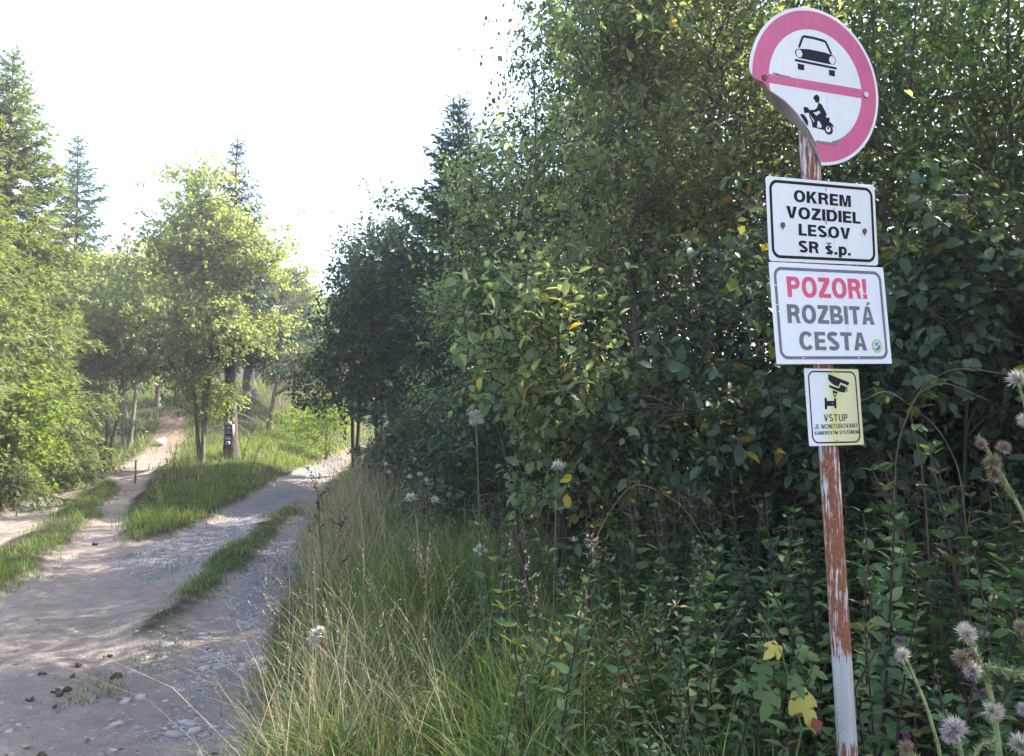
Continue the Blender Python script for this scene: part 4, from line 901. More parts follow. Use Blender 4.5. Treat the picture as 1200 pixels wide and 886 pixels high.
for i, (u, Y) in enumerate(spots):
    p = gp(u, Y)
    sc = rng.uniform(.85, 1.1); H_ = (8.5, 9.5, 10.5)[i % 3]
    zs_ = (.58 * Y + 2.0) * rng.uniform(.97, 1.08) / H_ if u < 1260 else sc
    if u >= 1150 and u < 1260 and Y > 8: zs_ *= 1.2
    if u in (1118, 1062, 1015, 1245): zs_ = (.48 * Y + 1.8) / H_
    if u in (748, 822, 705): zs_ = 7.9 / H_; sc = .6
    if u in (1200, 1042): zs_ = 6.0 / H_; sc = .5
    if u == 648: zs_ = 6.4 / H_; sc = .6
    if u in (640, 528): zs_ = (6.6 if u == 640 else 5.0) / H_; sc = .5
    if i < 3:
        o = protos[i]; o.location = p; o.scale = (sc, sc, zs_)
    else: o = dup(protos[i % 3], p, rng.uniform(0, 6.28), (sc, sc, zs_))
# the same wood goes on along the verge to the right, outside the frame; added to shade the foreground
for i, (x, y) in enumerate(((4.8, 2.4), (6.2, 1.2), (5.6, 3.9), (7.6, 2.6), (7.3, 5.2), (9.4, 4.4), (8.2, 6.6), (11, 2.5), (4.0, 4.5), (3.5, 3.3), (3.4, 2.1))):
    k_ = .5 if i > 7 else 1.0
    dup(protos[i % 3], (x, y, float(zat(x, y))), rng.uniform(0, 6.28), (k_, k_, rng.uniform(.85, 1.0)))
# far trees closing the view
fb = broadleaf('far_tree', 'pale distant tree beyond the bank', 'tree', gp(398, 47), 6.2, [(0, 0, 3.9, 1.7, 1.6, 2.1), (.4, 0, 5.2, 1.0, 1, .9)], ((0, 0),), .12, 380, 8, (.2, .16), 'diamond', 'maple', seed=61, limbs=18, twigs=False, group='distant trees behind the bank')
for u, Y, sc in ((415, 55, 1.1), (380, 50, .9), (352, 45, 1.0), (330, 40, 1.1), (300, 42, 1.15), (255, 40, 1.1), (225, 38, 1.0), (205, 46, 1.3), (150, 40, 1.0), (110, 36, 1.0), (75, 34, 1.0), (40, 36, 1.1), (0, 34, 1.1), (440, 60, 1.2), (470, 45, 1.2), (-60, 32, 1.2)):
    dup(fb, gp(u, Y), rng.uniform(0, 6.28), sc)
# ------------------------------------------------------------------ grass
def blades(P, H, lean, W, m, seg=3, bend=1.0):
    """curved tapering grass blades; lean = horizontal vector (m,2)"""
    n = len(P); t = np.linspace(0, 1, seg + 1)
    ln = np.linalg.norm(lean, axis=1); dirv = np.concatenate([lean / np.maximum(ln, 1e-6)[:, None], np.zeros((n, 1))], 1)
    side = np.stack([-dirv[:, 1], dirv[:, 0], np.zeros(n)], -1)
    tw = rng.random(n) * 6.28; side = side * np.cos(tw)[:, None] + dirv * np.sin(tw)[:, None]
    hz = ln[:, None] * t ** 1.8; vz = H[:, None] * (t - np.minimum(.6, ln / np.maximum(H, .05))[:, None] * .35 * bend * t ** 3)
    C_ = P[:, None] + dirv[:, None] * hz[..., None]; C_[..., 2] += vz
    wd = W[:, None] * (1 - t) ** .7 * .5
    Lf = C_ - side[:, None] * wd[..., None]; Rt = C_ + side[:, None] * wd[..., None]
    V = np.concatenate([np.stack([Lf[:, :-1], Rt[:, :-1]], 2).reshape(n, 2 * seg, 3), C_[:, -1:]], 1)
    k = 2 * seg + 1; b = (np.arange(n) * k)[:, None]
    q = np.concatenate([b + np.array([[2 * i, 2 * i + 1, 2 * i + 3, 2 * i + 2]]) for i in range(seg - 1)])
    tr = b + np.array([[2 * seg - 2, 2 * seg - 1, 2 * seg]])
    return V.reshape(-1, 3), [q, tr], C_
def field(n, x0, x1, y0, y1, prob, tuft=0, spread=.1, pw=1.0):
    """random points (optionally in tufts) accepted with prob(x,y)"""
    out = []
    c = 0
    while c < n:
        m_ = max(200, n // max(1, tuft)) if tuft else n * 2
        x = rng.uniform(x0, x1, m_); y = y0 + (y1 - y0) * rng.random(m_) ** pw
        ok = rng.random(m_) < prob(x, y); x, y = x[ok], y[ok]
        if tuft and len(x):
            x = np.repeat(x, tuft) + rng.normal(size=len(x) * tuft) * spread; y = np.repeat(y, tuft) + rng.normal(size=len(y) * tuft) * spread
        out.append(np.stack([x, y], -1)); c += len(x)
        if not len(x): c += 1
    q = np.concatenate(out)[:n]
    return np.column_stack([q, zat(q[:, 0], q[:, 1]) - .01])
def lean_v(n, amt, bias=(0, 0)):
    a = rng.random(n) * 6.28; r_ = amt * rng.random(n) ** .7
    return np.stack([np.cos(a) * r_ + bias[0], np.sin(a) * r_ + bias[1]], -1)
def grass(name, P, H0, W0, m, amt=.4, bias=(0, 0), hv=(.5, 1.2), seg=3, wv=(.6, 1.4)):
    n = len(P); pt = .45 + 1.1 * vnoise(P[:, 0] * 2.3 + 31, P[:, 1] * 2.3) * (.5 + vnoise(P[:, 0] * .7, P[:, 1] * .7 + 9)); H = H0 * rng.uniform(*hv, n) * pt
    if 'verge' in name: H = H * (.4 + .6 * smooth(P[:, 0] - xr(P[:, 1]), 0, .55))
    W = W0 * rng.uniform(*wv, n)
    V, F, _ = blades(P, H, lean_v(n, amt, bias) * H[:, None], W, m, seg)
    o = link(name, mk_mesh(name, V, F, m), kind='stuff'); return o
def xr(y): return np.interp(y, [0, 3.6, 5.5, 9, 13, 22, 32], [-.85, -1.05, -1.45, -2.2, -3.1, -4.4, -6.0])
def offroad(x, y): return 1 - masks(x, y)[0]
def verge(x, y):
    d = x - xr(y); wood = np.interp(y, [1, 3, 5, 8, 12, 20], [.8, .35, -.1, -.7, -1.8, -3.2])
    return offroad(x, y) * smooth(d, -.12, .15) * (1 - smooth(x, wood, wood + 1.2)) * (np.hypot(x, y) > 1.5)
grass('verge_grass', field(15000, -2.6, 2.4, 1.6, 6.5, verge, 18, .09), .44, .0085, M['grass'], 1.0, (-.05, 0), (.35, 1.25), 4)
grass('verge_grass', field(13000, -6, 1.0, 5, 14, verge, 16, .12), .4, .012, M['grass'], .95, (-.05, 0), (.35, 1.25))
grass('verge_grass', field(6000, -8, -1, 13, 30, verge, 10, .2), .5, .02, M['grass'], .6)
grass('fringe_grass', field(5200, -3.6, -.4, 1.9, 13, lambda x, y: np.exp(-((x - xr(y)) / .2) ** 2), 9, .06), .17, .008, M['grass'], 1.0)
grass('fringe_grass', field(2600, -3.6, -.4, 1.9, 13, lambda x, y: np.exp(-((x - xr(y) - .05) / .22) ** 2), 9, .06), .2, .007, M['straw'], 1.1)
grass('lush_verge_grass', field(4500, -2.4, 1.0, 3.2, 8, verge, 12, .08), .5, .01, M['lush'], 1.0, (0, 0), (.4, 1.3), 4)
grass('lush_verge_grass', field(4200, -1.6, 1.6, 1.8, 4.0, lambda x, y: verge(x, y) * smooth(y, 4.4, 2.5), 14, .08), .38, .011, M['lush'], .8, (0, 0), (.5, 1.2), 4)
# straw: fine dry stems with seed heads, thickest along the road side
def strawz(x, y): return verge(x, y) * (.14 + .86 * np.exp(-((x - xr(y) - .35) / .42) ** 2)) * (.25 + .75 * smooth(fbm(x * 1.1 + 5, y * 1.1), -.12, .12))
def dry_grass(n, x0, x1, y0, y1, H0, W0, heads):
    P = field(n, x0, x1, y0, y1, strawz, 9, .1); H = H0 * rng.uniform(.45, 1.25, n)
    V, F, C_ = blades(P, H, lean_v(n, .65, (-.05, 0)) * H[:, None], W0 * rng.uniform(.6, 1.3, n), None, 5, .9)
    mb = MB(); mb.add(V, F)
    sel = np.where(rng.random(n) < heads)[0]
    k = 9; tipd = norm(C_[sel, -1] - C_[sel, -2])
    ff = np.arange(k) / k
    q = (C_[sel, -1][:, None] - tipd[:, None] * (.13 * ff[None, :, None])).reshape(-1, 3)
    dd = np.repeat(tipd, k, 0); ax = norm(dd + rnd(len(q), .35)); 
    V2, F2 = leaves(q, ax, rnd(len(q)), .02 * rng.uniform(.6, 1.5, len(q)), .0035 + W0 * .35, 'diamond')
    mb.add(V2, F2)
    o = link('dry_grass', mb.mesh('dry_grass', M['straw']), kind='stuff')
dry_grass(650, -2.4, 1.2, 2.6, 6.5, .78, .0042, .4)
dry_grass(1500, -4.6, .6, 5.5, 13, .85, .007, .5)
grass('dry_grass', field(1900, -4, .8, 2, 12, strawz, 12, .09), .5, .006, M['straw'], .9, (-.05, 0), (.4, 1.2))
# the point between the tracks, the strips between the wheel ruts, the banks
pisl = poly_w([(143, 632), (190, 628), (228, 609), (270, 588), (312, 564), (347, 550), (385, 528), (350, 500), (225, 500), (214, 522), (198, 545), (170, 572), (154, 600)])
isl = lambda x, y: smooth(sdist(pisl, x, y), -.05, .2) * offroad(x, y) * (.2 + .8 * smooth(fbm(x * 1.1 + 3, y * 1.1), -.16, .08))
grass('grass', field(21000, -14, -3.5, 9.5, 27, isl, 12, .13), .15, .012, M['lush'], .6, (0, -.1), (.35, 1.2))
dryi = field(1500, -14, -3.5, 10, 24, lambda x, y: isl(x, y) * smooth(y, 12, 15), 8, .12)
grass('dry_grass', dryi[:800], .36, .009, M['straw'], .45)
for pl in (PG1, PG2, PG3, PG4):
    a_ = abs(np.dot(pl[:, 0], np.roll(pl[:, 1], 1)) - np.dot(pl[:, 1], np.roll(pl[:, 0], 1))) / 2
    n = int(min(6500, 300 + a_ * 1100)) if pl is PG1 or pl is PG2 else 260; lo_ = pl.min(0); hi_ = pl.max(0)
    grass('grass', field(n, lo_[0], hi_[0], lo_[1], hi_[1], lambda x, y: smooth(sdist(pl, x, y), -.14, .16) * (.3 + .7 * offroad(x, y)) * (.12 + .88 * smooth(fbm(x * 1.9 + 7, y * 1.9), -.16, .1)), 10, .07), .14 if pl is PG1 else .08 if pl is PG2 else .055, .008 if lo_[1] < 9 else .012, M['lush'] if pl is PG1 else M['grass'], .7, (0, 0), (.3, 1.3))
bankz = lambda x, y: offroad(x, y) * smooth(road_edge_x(y) - x, -.3, .3) * (.3 + .7 * smooth(fbm(x * .4, y * .4), -.2, .1))
grass('bank_grass', field(26000, -20, -4, 21, 44, bankz, 10, .3, 1.3), .27, .025, M['lush'], .6, (0, 0), (.4, 1.2))
leftz = lambda x, y: offroad(x, y) * smooth(np.interp(y, [4, 9, 14, 22, 33], [-6.2, -7.2, -9.2, -13, -16]) - x, -.6, .2)
grass('bank_grass', field(14000, -20, -6, 8, 26, leftz, 12, .22), .27, .02, M['lush'], .65, (0, 0), (.4, 1.2))
# scattered stubble and plantain on the trodden road
grass('road_weeds', field(700, -6, -1.2, 3, 14, lambda x, y: masks(x, y)[0] * (fbm(x * 1.6, y * 1.6) > .16), 7, .05), .05, .008, M['grass'], 1.0)
# dark floor of the wood: low leafy cover
fl = field(5200, -.5, 14, 4.5, 20, lambda x, y: smooth(x, np.interp(y, [4, 8, 12, 20], [.6, 0, -1.5, -3.5]), np.interp(y, [4, 8, 12, 20], [1.2, .8, -.5, -2.5])), 9, .15)
V, F = leaves(fl + UPZ * rng.uniform(.02, .4, (len(fl), 1)), norm(rnd(len(fl)) * np.array([1, 1, .3])), norm(UPZ + rnd(len(fl), .3)), .09, .06, 'diamond')
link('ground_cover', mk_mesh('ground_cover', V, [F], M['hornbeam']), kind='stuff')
fl = field(9000, -3, 14, 3, 20, lambda x, y: offroad(x, y) * smooth(x, .3, 1.5), 0)
V, F = leaves(fl + UPZ * .015, norm(rnd(len(fl)) * np.array([1, 1, .15])), norm(UPZ + rnd(len(fl), .35)), .07, .045, 'diamond')
link('leaf_litter', mk_mesh('leaf_litter', V, [F], M['deadleaf']), kind='stuff')

# ------------------------------------------------------------------ stones on the road
ICO_V = norm(np.array([(0, 1, 1.618), (0, -1, 1.618), (0, 1, -1.618), (0, -1, -1.618), (1, 1.618, 0), (-1, 1.618, 0), (1, -1.618, 0), (-1, -1.618, 0), (1.618, 0, 1), (-1.618, 0, 1), (1.618, 0, -1), (-1.618, 0, -1)]))
ICO_F = np.array([(0, 1, 8), (0, 9, 1), (0, 4, 5), (0, 5, 9), (0, 8, 4), (1, 7, 6), (1, 6, 8), (1, 9, 7), (2, 5, 4), (2, 11, 5), (2, 4, 10), (2, 3, 11), (2, 10, 3), (3, 6, 7), (3, 10, 6), (3, 7, 11), (4, 8, 10), (5, 11, 9), (6, 10, 8), (7, 9, 11)])
def stones(P, size, flat, m, name):
    n = len(P); s_ = np.broadcast_to(size, (n,))
    a = rng.random(n) * 6.28; sx = s_ * rng.uniform(.7, 1.3, n); sy = s_ * rng.uniform(.6, 1.0, n); sz = s_ * flat * rng.uniform(.6, 1.2, n)
    v = ICO_V[None] * (1 + rng.normal(size=(n, 12, 1)) * .13)
    x = v[..., 0] * sx[:, None]; y = v[..., 1] * sy[:, None]
    V = np.stack([x * np.cos(a)[:, None] - y * np.sin(a)[:, None], x * np.sin(a)[:, None] + y * np.cos(a)[:, None], v[..., 2] * sz[:, None]], -1) + P[:, None]
    F = (ICO_F[None] + (np.arange(n) * 12)[:, None, None]).reshape(-1, 3)
    link(name, mk_mesh(name, V.reshape(-1, 3), [F], m), kind='stuff')
def stonemat(name, a, b):
    m, t, out = mat(name); geo = N(t, 'ShaderNodeNewGeometry'); oi = N(t, 'ShaderNodeObjectInfo')
    r = mathn(t, 'FRACT', mathn(t, 'ADD', geo.outputs['Random Per Island'], mathn(t, 'MULTIPLY', oi.outputs['Random'], 5.3)))
    c = ramp(t, r, [(0, a), (1, b)]); c = mixc(t, .35, c, ramp(t, noise(t, 60, 5, geo.outputs['Position']), [(.3, tuple(x * .6 for x in a)), (.7, b)]))
    p = N(t, 'ShaderNodeBsdfPrincipled'); p.inputs['Roughness'].default_value = .9; p.inputs['Specular IOR Level'].default_value = .2
    t.links.new(c, p.inputs['Base Color']); t.links.new(p.outputs[0], out.inputs[0]); return m
M['gravel'] = stonemat('gravel_stone', (.19, .175, .165), (.3, .285, .275)); M['flatstone'] = stonemat('flat_road_stone', (.2, .175, .155), (.34, .305, .285)); M['clod'] = stonemat('dark_clod', (.1, .075, .06), (.22, .17, .14)); M['dung'] = plain('dung', (.07, .05, .036), .85, .2, .4, 50, .5)
gz = lambda x, y: masks(x, y)[1] * masks(x, y)[0]
g_ = field(17000, -7, -1.2, 5.5, 22, lambda x, y: gz(x, y), 0); stones(g_ + UPZ * .004, .0135 * rng.uniform(.6, 1.5, len(g_)), .7, M['gravel'], 'gravel')
g_ = field(5200, -4.5, -.9, 2.8, 6.5, lambda x, y: np.clip(gz(x, y) + .06 * masks(x, y)[0], 0, 1), 0); stones(g_ + UPZ * .001, .016 * rng.uniform(.4, 1.9, len(g_)), .4, M['flatstone'], 'gravel')
g_ = field(9000, -9, -1, 2.8, 20, lambda x, y: masks(x, y)[0] * (.35 + smooth(fbm(x, y), -.1, .15)), 0, pw=1.5); h_ = len(g_) * 2 // 3; stones(g_[:h_] + UPZ * .002, .011 * rng.uniform(.4, 1.8, h_), .55, M['flatstone'], 'gravel'); stones(g_[h_:] + UPZ * .001, .009 * rng.uniform(.5, 1.7, len(g_) - h_), .6, M['clod'], 'crumbs')
lt = field(1500, -8, -1, 2.8, 18, lambda x, y: masks(x, y)[0] * (.2 + .8 * smooth(fbm(x * .8 + 2, y * .8), -.05, .15)), 0, pw=1.4)
V, F = leaves(lt + UPZ * .008, norm(rnd(len(lt)) * np.array([1, 1, .12])), norm(UPZ + rnd(len(lt), .3)), .05 * rng.uniform(.4, 1.4, len(lt)), .012 * rng.uniform(.4, 2.4, len(lt)), 'diamond')
link('road_litter', mk_mesh('road_litter', V, [F], M['deadleaf']), kind='stuff')
# individual larger stones
smesh = []
for k in range(4):
    v = ICO_V * (1 + rng.normal(size=(12, 1)) * .16) * np.array([1, .75, .32]); smesh.append(mk_mesh('flat_stone', v, [ICO_F], M['flatstone']))
g_ = field(46, -3.6, -1.0, 3.3, 6.4, lambda x, y: masks(x, y)[0] * (.25 + gz(x, y)), 0)
for k, p in enumerate(g_):
    o = link('flat_stone', smesh[k % 4], loc=p + UPZ * .008); o.rotation_euler = (rng.normal() * .08, rng.normal() * .08, rng.random() * 6.28); sc = rng.uniform(.03, .06); o.scale = (sc, sc, sc)
    tag(o, 'flat grey stone pressed into the near end of the road', 'stone', 'flat stones in the road')
# dung
def lump(seed, n=7, rad=.035):
    g = np.random.default_rng(seed); mb = MB()
    for k in range(n):
        v = ICO_V * (1 + g.normal(size=(12, 1)) * .18) * g.uniform(.5, 1) * rad * .75 + np.append(g.normal(size=2) * rad * .55, g.uniform(.1, .5) * rad); mb.add(v, ICO_F)
    return mb
for (u, v, sc, lb) in ((71, 797, 1.45, 'largest clump of dark dung on the near left of the road'), (37, 809, .8, 'dung lump left of the largest dung clump'), (64, 812, .7, 'small dung lump touching the shade below the largest clump'),
        (53, 782, .9, 'dung lump above and left of the largest clump'), (85, 781, .8, 'dung lump above and right of the largest clump'), (48, 870, 1.0, 'lone dung lump nearest the lower left corner'), (128, 755, .8, 'dark crumb beside the sunlit streak on the road'), (137, 777, 1.1, 'dark crumb at the edge of a small grass patch on the road'), (96, 762, .8, 'dark crumb up the road from the dung clumps'), (110, 632, 1.4, 'dark crumb by the tip of the grassy point')):
    p = ground_at(u, v); p[2] = float(zat(p[0], p[1]))
    o = link('dung_clump', lump(int(u * 7 + v), 8 if sc > 1 else 4, .026).mesh('dung_clump', M['dung'], sm=True), loc=p); o.scale = (sc, sc, sc); tag(o, lb, 'dung', 'dung on the road')
# pale rock by the climbing path
p = gp(189, 25.5); rk = MB(); v = ICO_V * (1 + rng.normal(size=(12, 1)) * .18) * np.array([.2, .16, .15]); rk.add(v + UPZ * .06, ICO_F); v2 = ICO_V * (1 + rng.normal(size=(12, 1)) * .2) * np.array([.1, .1, .13]); rk.add(v2 + np.array([.1, .02, .12]), ICO_F)
o = link('pale_rock', rk.mesh('pale_rock', plain('pale_limestone', (.6, .57, .52), .9, .2, .15, 8, .4)), loc=p); tag(o, 'bright pale rock at the foot of the climbing path', 'rock')

# ------------------------------------------------------------------ herbs at the wood edge
def herb(name, label, cat, loc, H, kind, L0, W0, m, stem, seed, nodes=9, leafobj=False, group=None, lean=.12, first=.2, droop=.25, whorl=2, taper=.55, top=None):
    g = np.random.default_rng(seed); root = thing(name, label, cat, loc, group)
    t = np.linspace(0, 1, 8); lv = g.normal(size=2) * lean * H
    sp_ = np.stack([lv[0] * t ** 1.6, lv[1] * t ** 1.6, H * t - .03], -1)
    V, F = tubes(sp_, np.linspace(.0038, .0015, 8) * (1 + H), 5)
    link('stem', mk_mesh('stem', V, [F], M[stem], True), root)
    pos, ax, nr, L, W = [], [], [], [], []
    for i in range(nodes):
        f = first + (1 - first) * (i / (nodes - 1)) ** .9
        p = np.array([np.interp(f, t, sp_[:, k]) for k in range(3)]); a0 = i * 1.57 + g.normal() * .2
        for q in range(whorl):
            a = a0 + q * 6.283 / whorl + g.normal() * .2
            el = .35 - droop + .5 * f + g.normal() * .15; d = np.array([math.cos(a) * math.cos(el), math.sin(a) * math.cos(el), math.sin(el)])
            ls = L0 * (1 - taper * abs(f - .45) ** 1.2) * g.uniform(.75, 1.2)
            if f > .9: ls *= .6
            pos.append(p + d * .012); ax.append(d); nr.append(UPZ + g.normal(size=3) * .25 - d * .2); L.append(ls); W.append(ls * W0 / L0 * g.uniform(.85, 1.1))
    pos, ax, nr, L, W = map(np.array, (pos, ax, nr, L, W))
    A, Sd, Nn = basis(ax, nr)
    if leafobj:
        for j in range(len(pos)): leaf_obj(root, np.zeros(3), pos[j], A[j], Sd[j], Nn[j], L[j], W[j], kind, M[m])
    else:
        V, F = leaves(pos, ax, nr, L, W, kind); link('leaf', mk_mesh('leaf', V, [F], M[m]), root, kind='stuff')
    if top == 'seed':
        k = 60; q = sp_[-1] - UPZ * g.random((k, 1)) * .3 * H * .6 + g.normal(size=(k, 3)) * np.array([.012, .012, .004]); V, F = leaves(q, norm(g.normal(size=(k, 3)) + UPZ), rnd(k), .018, .012, 'diamond')
        link('seed_head', mk_mesh('seed_head', V, [F], M['seedd']), root, kind='stuff')
    return root
HK = [('nettle_plant', 'dull green nettle with toothed drooping leaves at the wood edge', 'nettle', 'nettles along the wood edge', 1.25, 'nettle', .1, .058, 'nettle', 'stemd', 12, 3),
      ('balm_plant', 'grey-green herb with small paired oval leaves on a dark upright stem', 'herb', 'small-leaved herbs along the wood edge', 1.15, 'oval', .062, .046, 'nettle', 'stemd', 16, 3),
      ('willowherb_plant', 'narrow-leaved upright herb at the wood edge', 'herb', 'narrow-leaved herbs along the wood edge', 1.0, 'lance', .1, .022, 'bramble', 'stemg', 16, 3),
      ('hedge_herb', 'low broad-leaved green herb among the grass', 'herb', 'broad-leaved herbs among the grass', .6, 'oval', .085, .062, 'bramble', 'stemg', 8, 3)]
HP = {}
for k, (nm, lb, ct, gr, Hh, kd, L0, W0, mm, st, nd_, wh) in enumerate(HK):
    for v in range(2):
        for lo in (True, False):
            HP[k, v, lo] = herb(nm, lb, ct, (200 + k, 10, 0), Hh * (1, .8)[v], kd, L0, W0, mm, st, 100 + k * 2 + v, nd_, lo, gr, whorl=wh)
used = set()
def put(k, v, lo, p, sc, rz):
    o = HP[k, v, lo]
    if (k, v, lo) in used: o = dup(o, p, rz, sc, tilt=(rng.normal() * .1, rng.normal() * .1))
    else:
        o.location = p; o.rotation_euler = (0, 0, rz); o.scale = (sc,) * 3; used.add((k, v, lo))
    return o
hp = field(680, -1.2, 3.9, 2.1, 6.2, lambda x, y: (.12 + .88 * smooth(x, np.interp(y, [2, 3, 4, 6], [-.3, -.4, -.6, -1.1]), np.interp(y, [2, 3, 4, 6], [.4, .25, .1, -.5]))) * verge(x - .4 * 0, y) ** 0 * smooth(x - xr(y), .3, .7) * offroad(x, y) * (np.abs(x / y) < .75) * (np.hypot(x - 1.08, y - 2.49) > .16) * (np.hypot(x, y) > 2.0) * ~((x > .55) & (x < 1.2) & (y < 2.62)))
dz = np.hypot(hp[:, 0], hp[:, 1]); order = np.argsort(dz)
nnear = 0
for i in order:
    p = hp[i]; x, y = p[0], p[1]
    r_ = rng.random()
    right = x / y > .2
    k = (0 if r_ < .36 else 1 if r_ < .74 else 2 if r_ < .84 else 3) if right else (0 if r_ < .12 else 1 if r_ < .34 else 2 if r_ < .5 else 3)
    if not right and rng.random() < .12: continue
    lo = nnear < 44 and dz[i] > 2.1 and abs(x / y) < .7
    nnear += lo
    # the hollow under the sallows stays open: shorter plants in front of it
    dip = .5 if x / y < -.03 else .7 if x / y < .1 else (.86 if y > 3 else .7) if x / y < .36 else 1.0
    put(k, int(rng.integers(2)), lo, p, rng.uniform(.75, 1.12) * dip * (.8 if y < 2.6 else 1), rng.random() * 6.28)
ip = field(46, -9, -4, 10.5, 22, isl, 0)
for p in ip: put(int(rng.choice([2, 3, 3, 1])), int(rng.integers(2)), False, p, rng.uniform(.55, 1.0), rng.random() * 6.28)
# reddish and yellowing plants picked out in the photo
for (u, v, Y, Hh, mm, lb) in ((702, 690, 3.9, .55, 'red_leaf', 'herb with wine-red leaves low in the undergrowth'), (716, 770, 3.0, .5, 'red_leaf', 'red-brown leaved herb in the grass below the wine-red one'), (868, 560, 4.2, 1.25, 'yellow_leaf', 'slender stem with two hanging yellow leaves above the dark hollow'), (640, 745, 3.2, .6, 'yellow_leaf', 'small plant with pale yellow leaves in the grass'), (1008, 690, 3.0, .9, 'yellow_leaf', 'plant with one yellow leaf right of the pole')):
    p = gp(u, Y); h_ = max(.3, at(u, v, Y)[2] - p[2] + .08)
    herb('coloured_herb', lb, 'herb', p, h_, 'nettle', .055, .03, mm, 'stemd', int(u), 5 if mm == 'yellow_leaf' else 9, True, first=.55)
# the vine with large lobed leaves left of the pole
vp = gp(925, 2.5); vine = thing('lobed_leaf_vine', 'vine with large lobed leaves, one bright yellow, left of the pole', 'vine', vp)
V, F = tubes(np.array([[0, 0, 0], [-.02, .02, .3], [.02, 0, .5], [-.05, -.03, .75], [-.1, 0, .85]]), np.linspace(.005, .002, 5), 5); link('stem', mk_mesh('stem', V, [F], M['stemg'], True), vine)
M['vine'] = leafmat('vine_leaf', [(0, (.08, .13, .05)), (1, (.12, .17, .06))], .35, (1.3, 1.3, .6)); M['vine_y'] = leafmat('yellow_vine_leaf', [(0, (.4, .36, .1)), (1, (.48, .4, .1))], .4, (1.1, 1, .6)); M['burnt'] = plain('burnt_leaf', (.13, .035, .02), .7, .2, .4, 60)
for u, v, L, mm, dr, lb in ((905, 808, .085, 'vine', (-.35, -.3, -.75), None), (938, 812, .1, 'vine_y', (.3, -.35, -.8), 'bright yellow lobed leaf with burnt tip'), (896, 776, .07, 'vine', (-.2, -.3, -.7), None), (912, 756, .06, 'vine_y', (-.4, -.3, -.2), None), (935, 760, .06, 'vine', (.5, -.2, -.2), None), (875, 800, .05, 'vine', (-.7, -.3, -.3), None), (950, 783, .05, 'vine', (.6, -.2, -.3), None), (930, 792, .06, 'vine', (.2, -.4, -.5), None)):
    p = at(u, v, 2.38) - vp; A, Sd, Nn = basis(np.array([dr], float), np.array([(.1, -.85, .6)]))
    o = leaf_obj(vine, np.zeros(3), p, A[0], Sd[0], Nn[0], L * 1.2, L * 1.2, 'lobed', M[mm])
    if lb:
        o['label'] = lb
        q = p + A[0] * L * .72 + Sd[0] * L * .06 - Nn[0] * L * .1 + Nn[0] * .004
        V, F = leaves(np.array([q]), A, Nn, L * .5, L * .42, 'diamond'); link('burnt_tip', mk_mesh('burnt_tip', V, [F], M['burnt']), vine)
# brambles: arching canes with leaflets in threes
for k, (u, Y, pts) in enumerate(((1085, 3.5, [(1085, 560), (1062, 470), (1105, 445), (1160, 470)]), (1045, 3.7, [(1045, 530), (1080, 450), (1120, 430), (1190, 440)]), (1130, 3.6, [(1130, 560), (1100, 500), (1040, 455), (1010, 470)]), (690, 4.0, [(690, 640), (740, 560), (800, 590), (830, 640)]), (640, 3.6, [(760, 800), (700, 720), (640, 760), (600, 830)]))):
    p0 = gp(u, Y); root = thing('bramble_cane', ('bare arching bramble cane right of the plates', 'upper arching bramble cane at the right', 'bramble cane arching left towards the pole', 'bramble cane across the dark hollow', 'bramble cane sprawling in the grass')[k], 'bramble', p0)
    C_ = np.array([p0 - p0] + [at(a, b, Y - .1 * i) - p0 for i, (a, b) in enumerate(pts)])
    tt = np.linspace(0, len(C_) - 1, 24); C2 = np.stack([np.interp(tt, np.arange(len(C_)), C_[:, j]) for j in range(3)], -1)
    for _ in range(3): C2[1:-1] = (C2[:-2] + C2[1:-1] * 2 + C2[2:]) / 4
    V, F = tubes(C2, np.linspace(.0045, .0018, 24), 5); link('cane', mk_mesh('cane', V, [F], M['stemb'], True), root)
    for j in range(6, 24, 2 if k > 2 else 4):
        d0 = norm(rnd(1) * np.array([1, 1, .4]))[0]
        for sgn in (-1, 0, 1):
            d = norm(d0 + .9 * sgn * np.cross(d0, UPZ) - UPZ * .2); A, Sd, Nn = basis(d[None], (UPZ + rnd(1, .2)[0])[None])
            leaf_obj(root, np.zeros(3), C2[j] + d0 * .03, A[0], Sd[0], Nn[0], .055, .04, 'nettle', M['bramble'])
# dry seed stalks standing in the grass
def stalk(name, label, cat, p, topp, m, hm, seed, heads=70, spread=.03, flen=.45, group=None):
    g = np.random.default_rng(seed); root = thing(name, label, cat, p, group); d = topp - p
    t = np.linspace(0, 1, 9)[:, None]; c = d * t + np.array([d[0], d[1], 0]) * (t ** 2 - t) * .5 + g.normal(size=(9, 3)) * .006
    V, F = tubes(c, np.linspace(.004, .0014, 9), 5); link('stem', mk_mesh('stem', V, [F], m, True), root)
    nb = 12; fb = g.uniform(1 - flen, .98, nb); P0 = np.stack([np.interp(fb, t[:, 0], c[:, k]) for k in range(3)], -1); dd = norm(g.normal(size=(nb, 3)) * np.array([1, 1, .2]) + UPZ * 1.3); P2 = P0 + dd * g.uniform(.05, .14, (nb, 1)) * (spread / .03)
    V, F = tubes(bez(P0, (P0 + P2) / 2 + dd * .01, P2, 3), np.full((nb, 3), .0012), 3); link('twig', mk_mesh('twig', V, [F], m), root, kind='stuff')
    k = g.integers(0, nb, heads); f = g.random((heads, 1)) ** .6; q = P0[k] * (1 - f) + P2[k] * f + g.normal(size=(heads, 3)) * .005
    V, F = leaves(q, norm(g.normal(size=(heads, 3)) + UPZ), rnd(heads), .016, .011, 'diamond'); link('seed_head', mk_mesh('seed_head', V, [F], hm), root, kind='stuff')
    return root
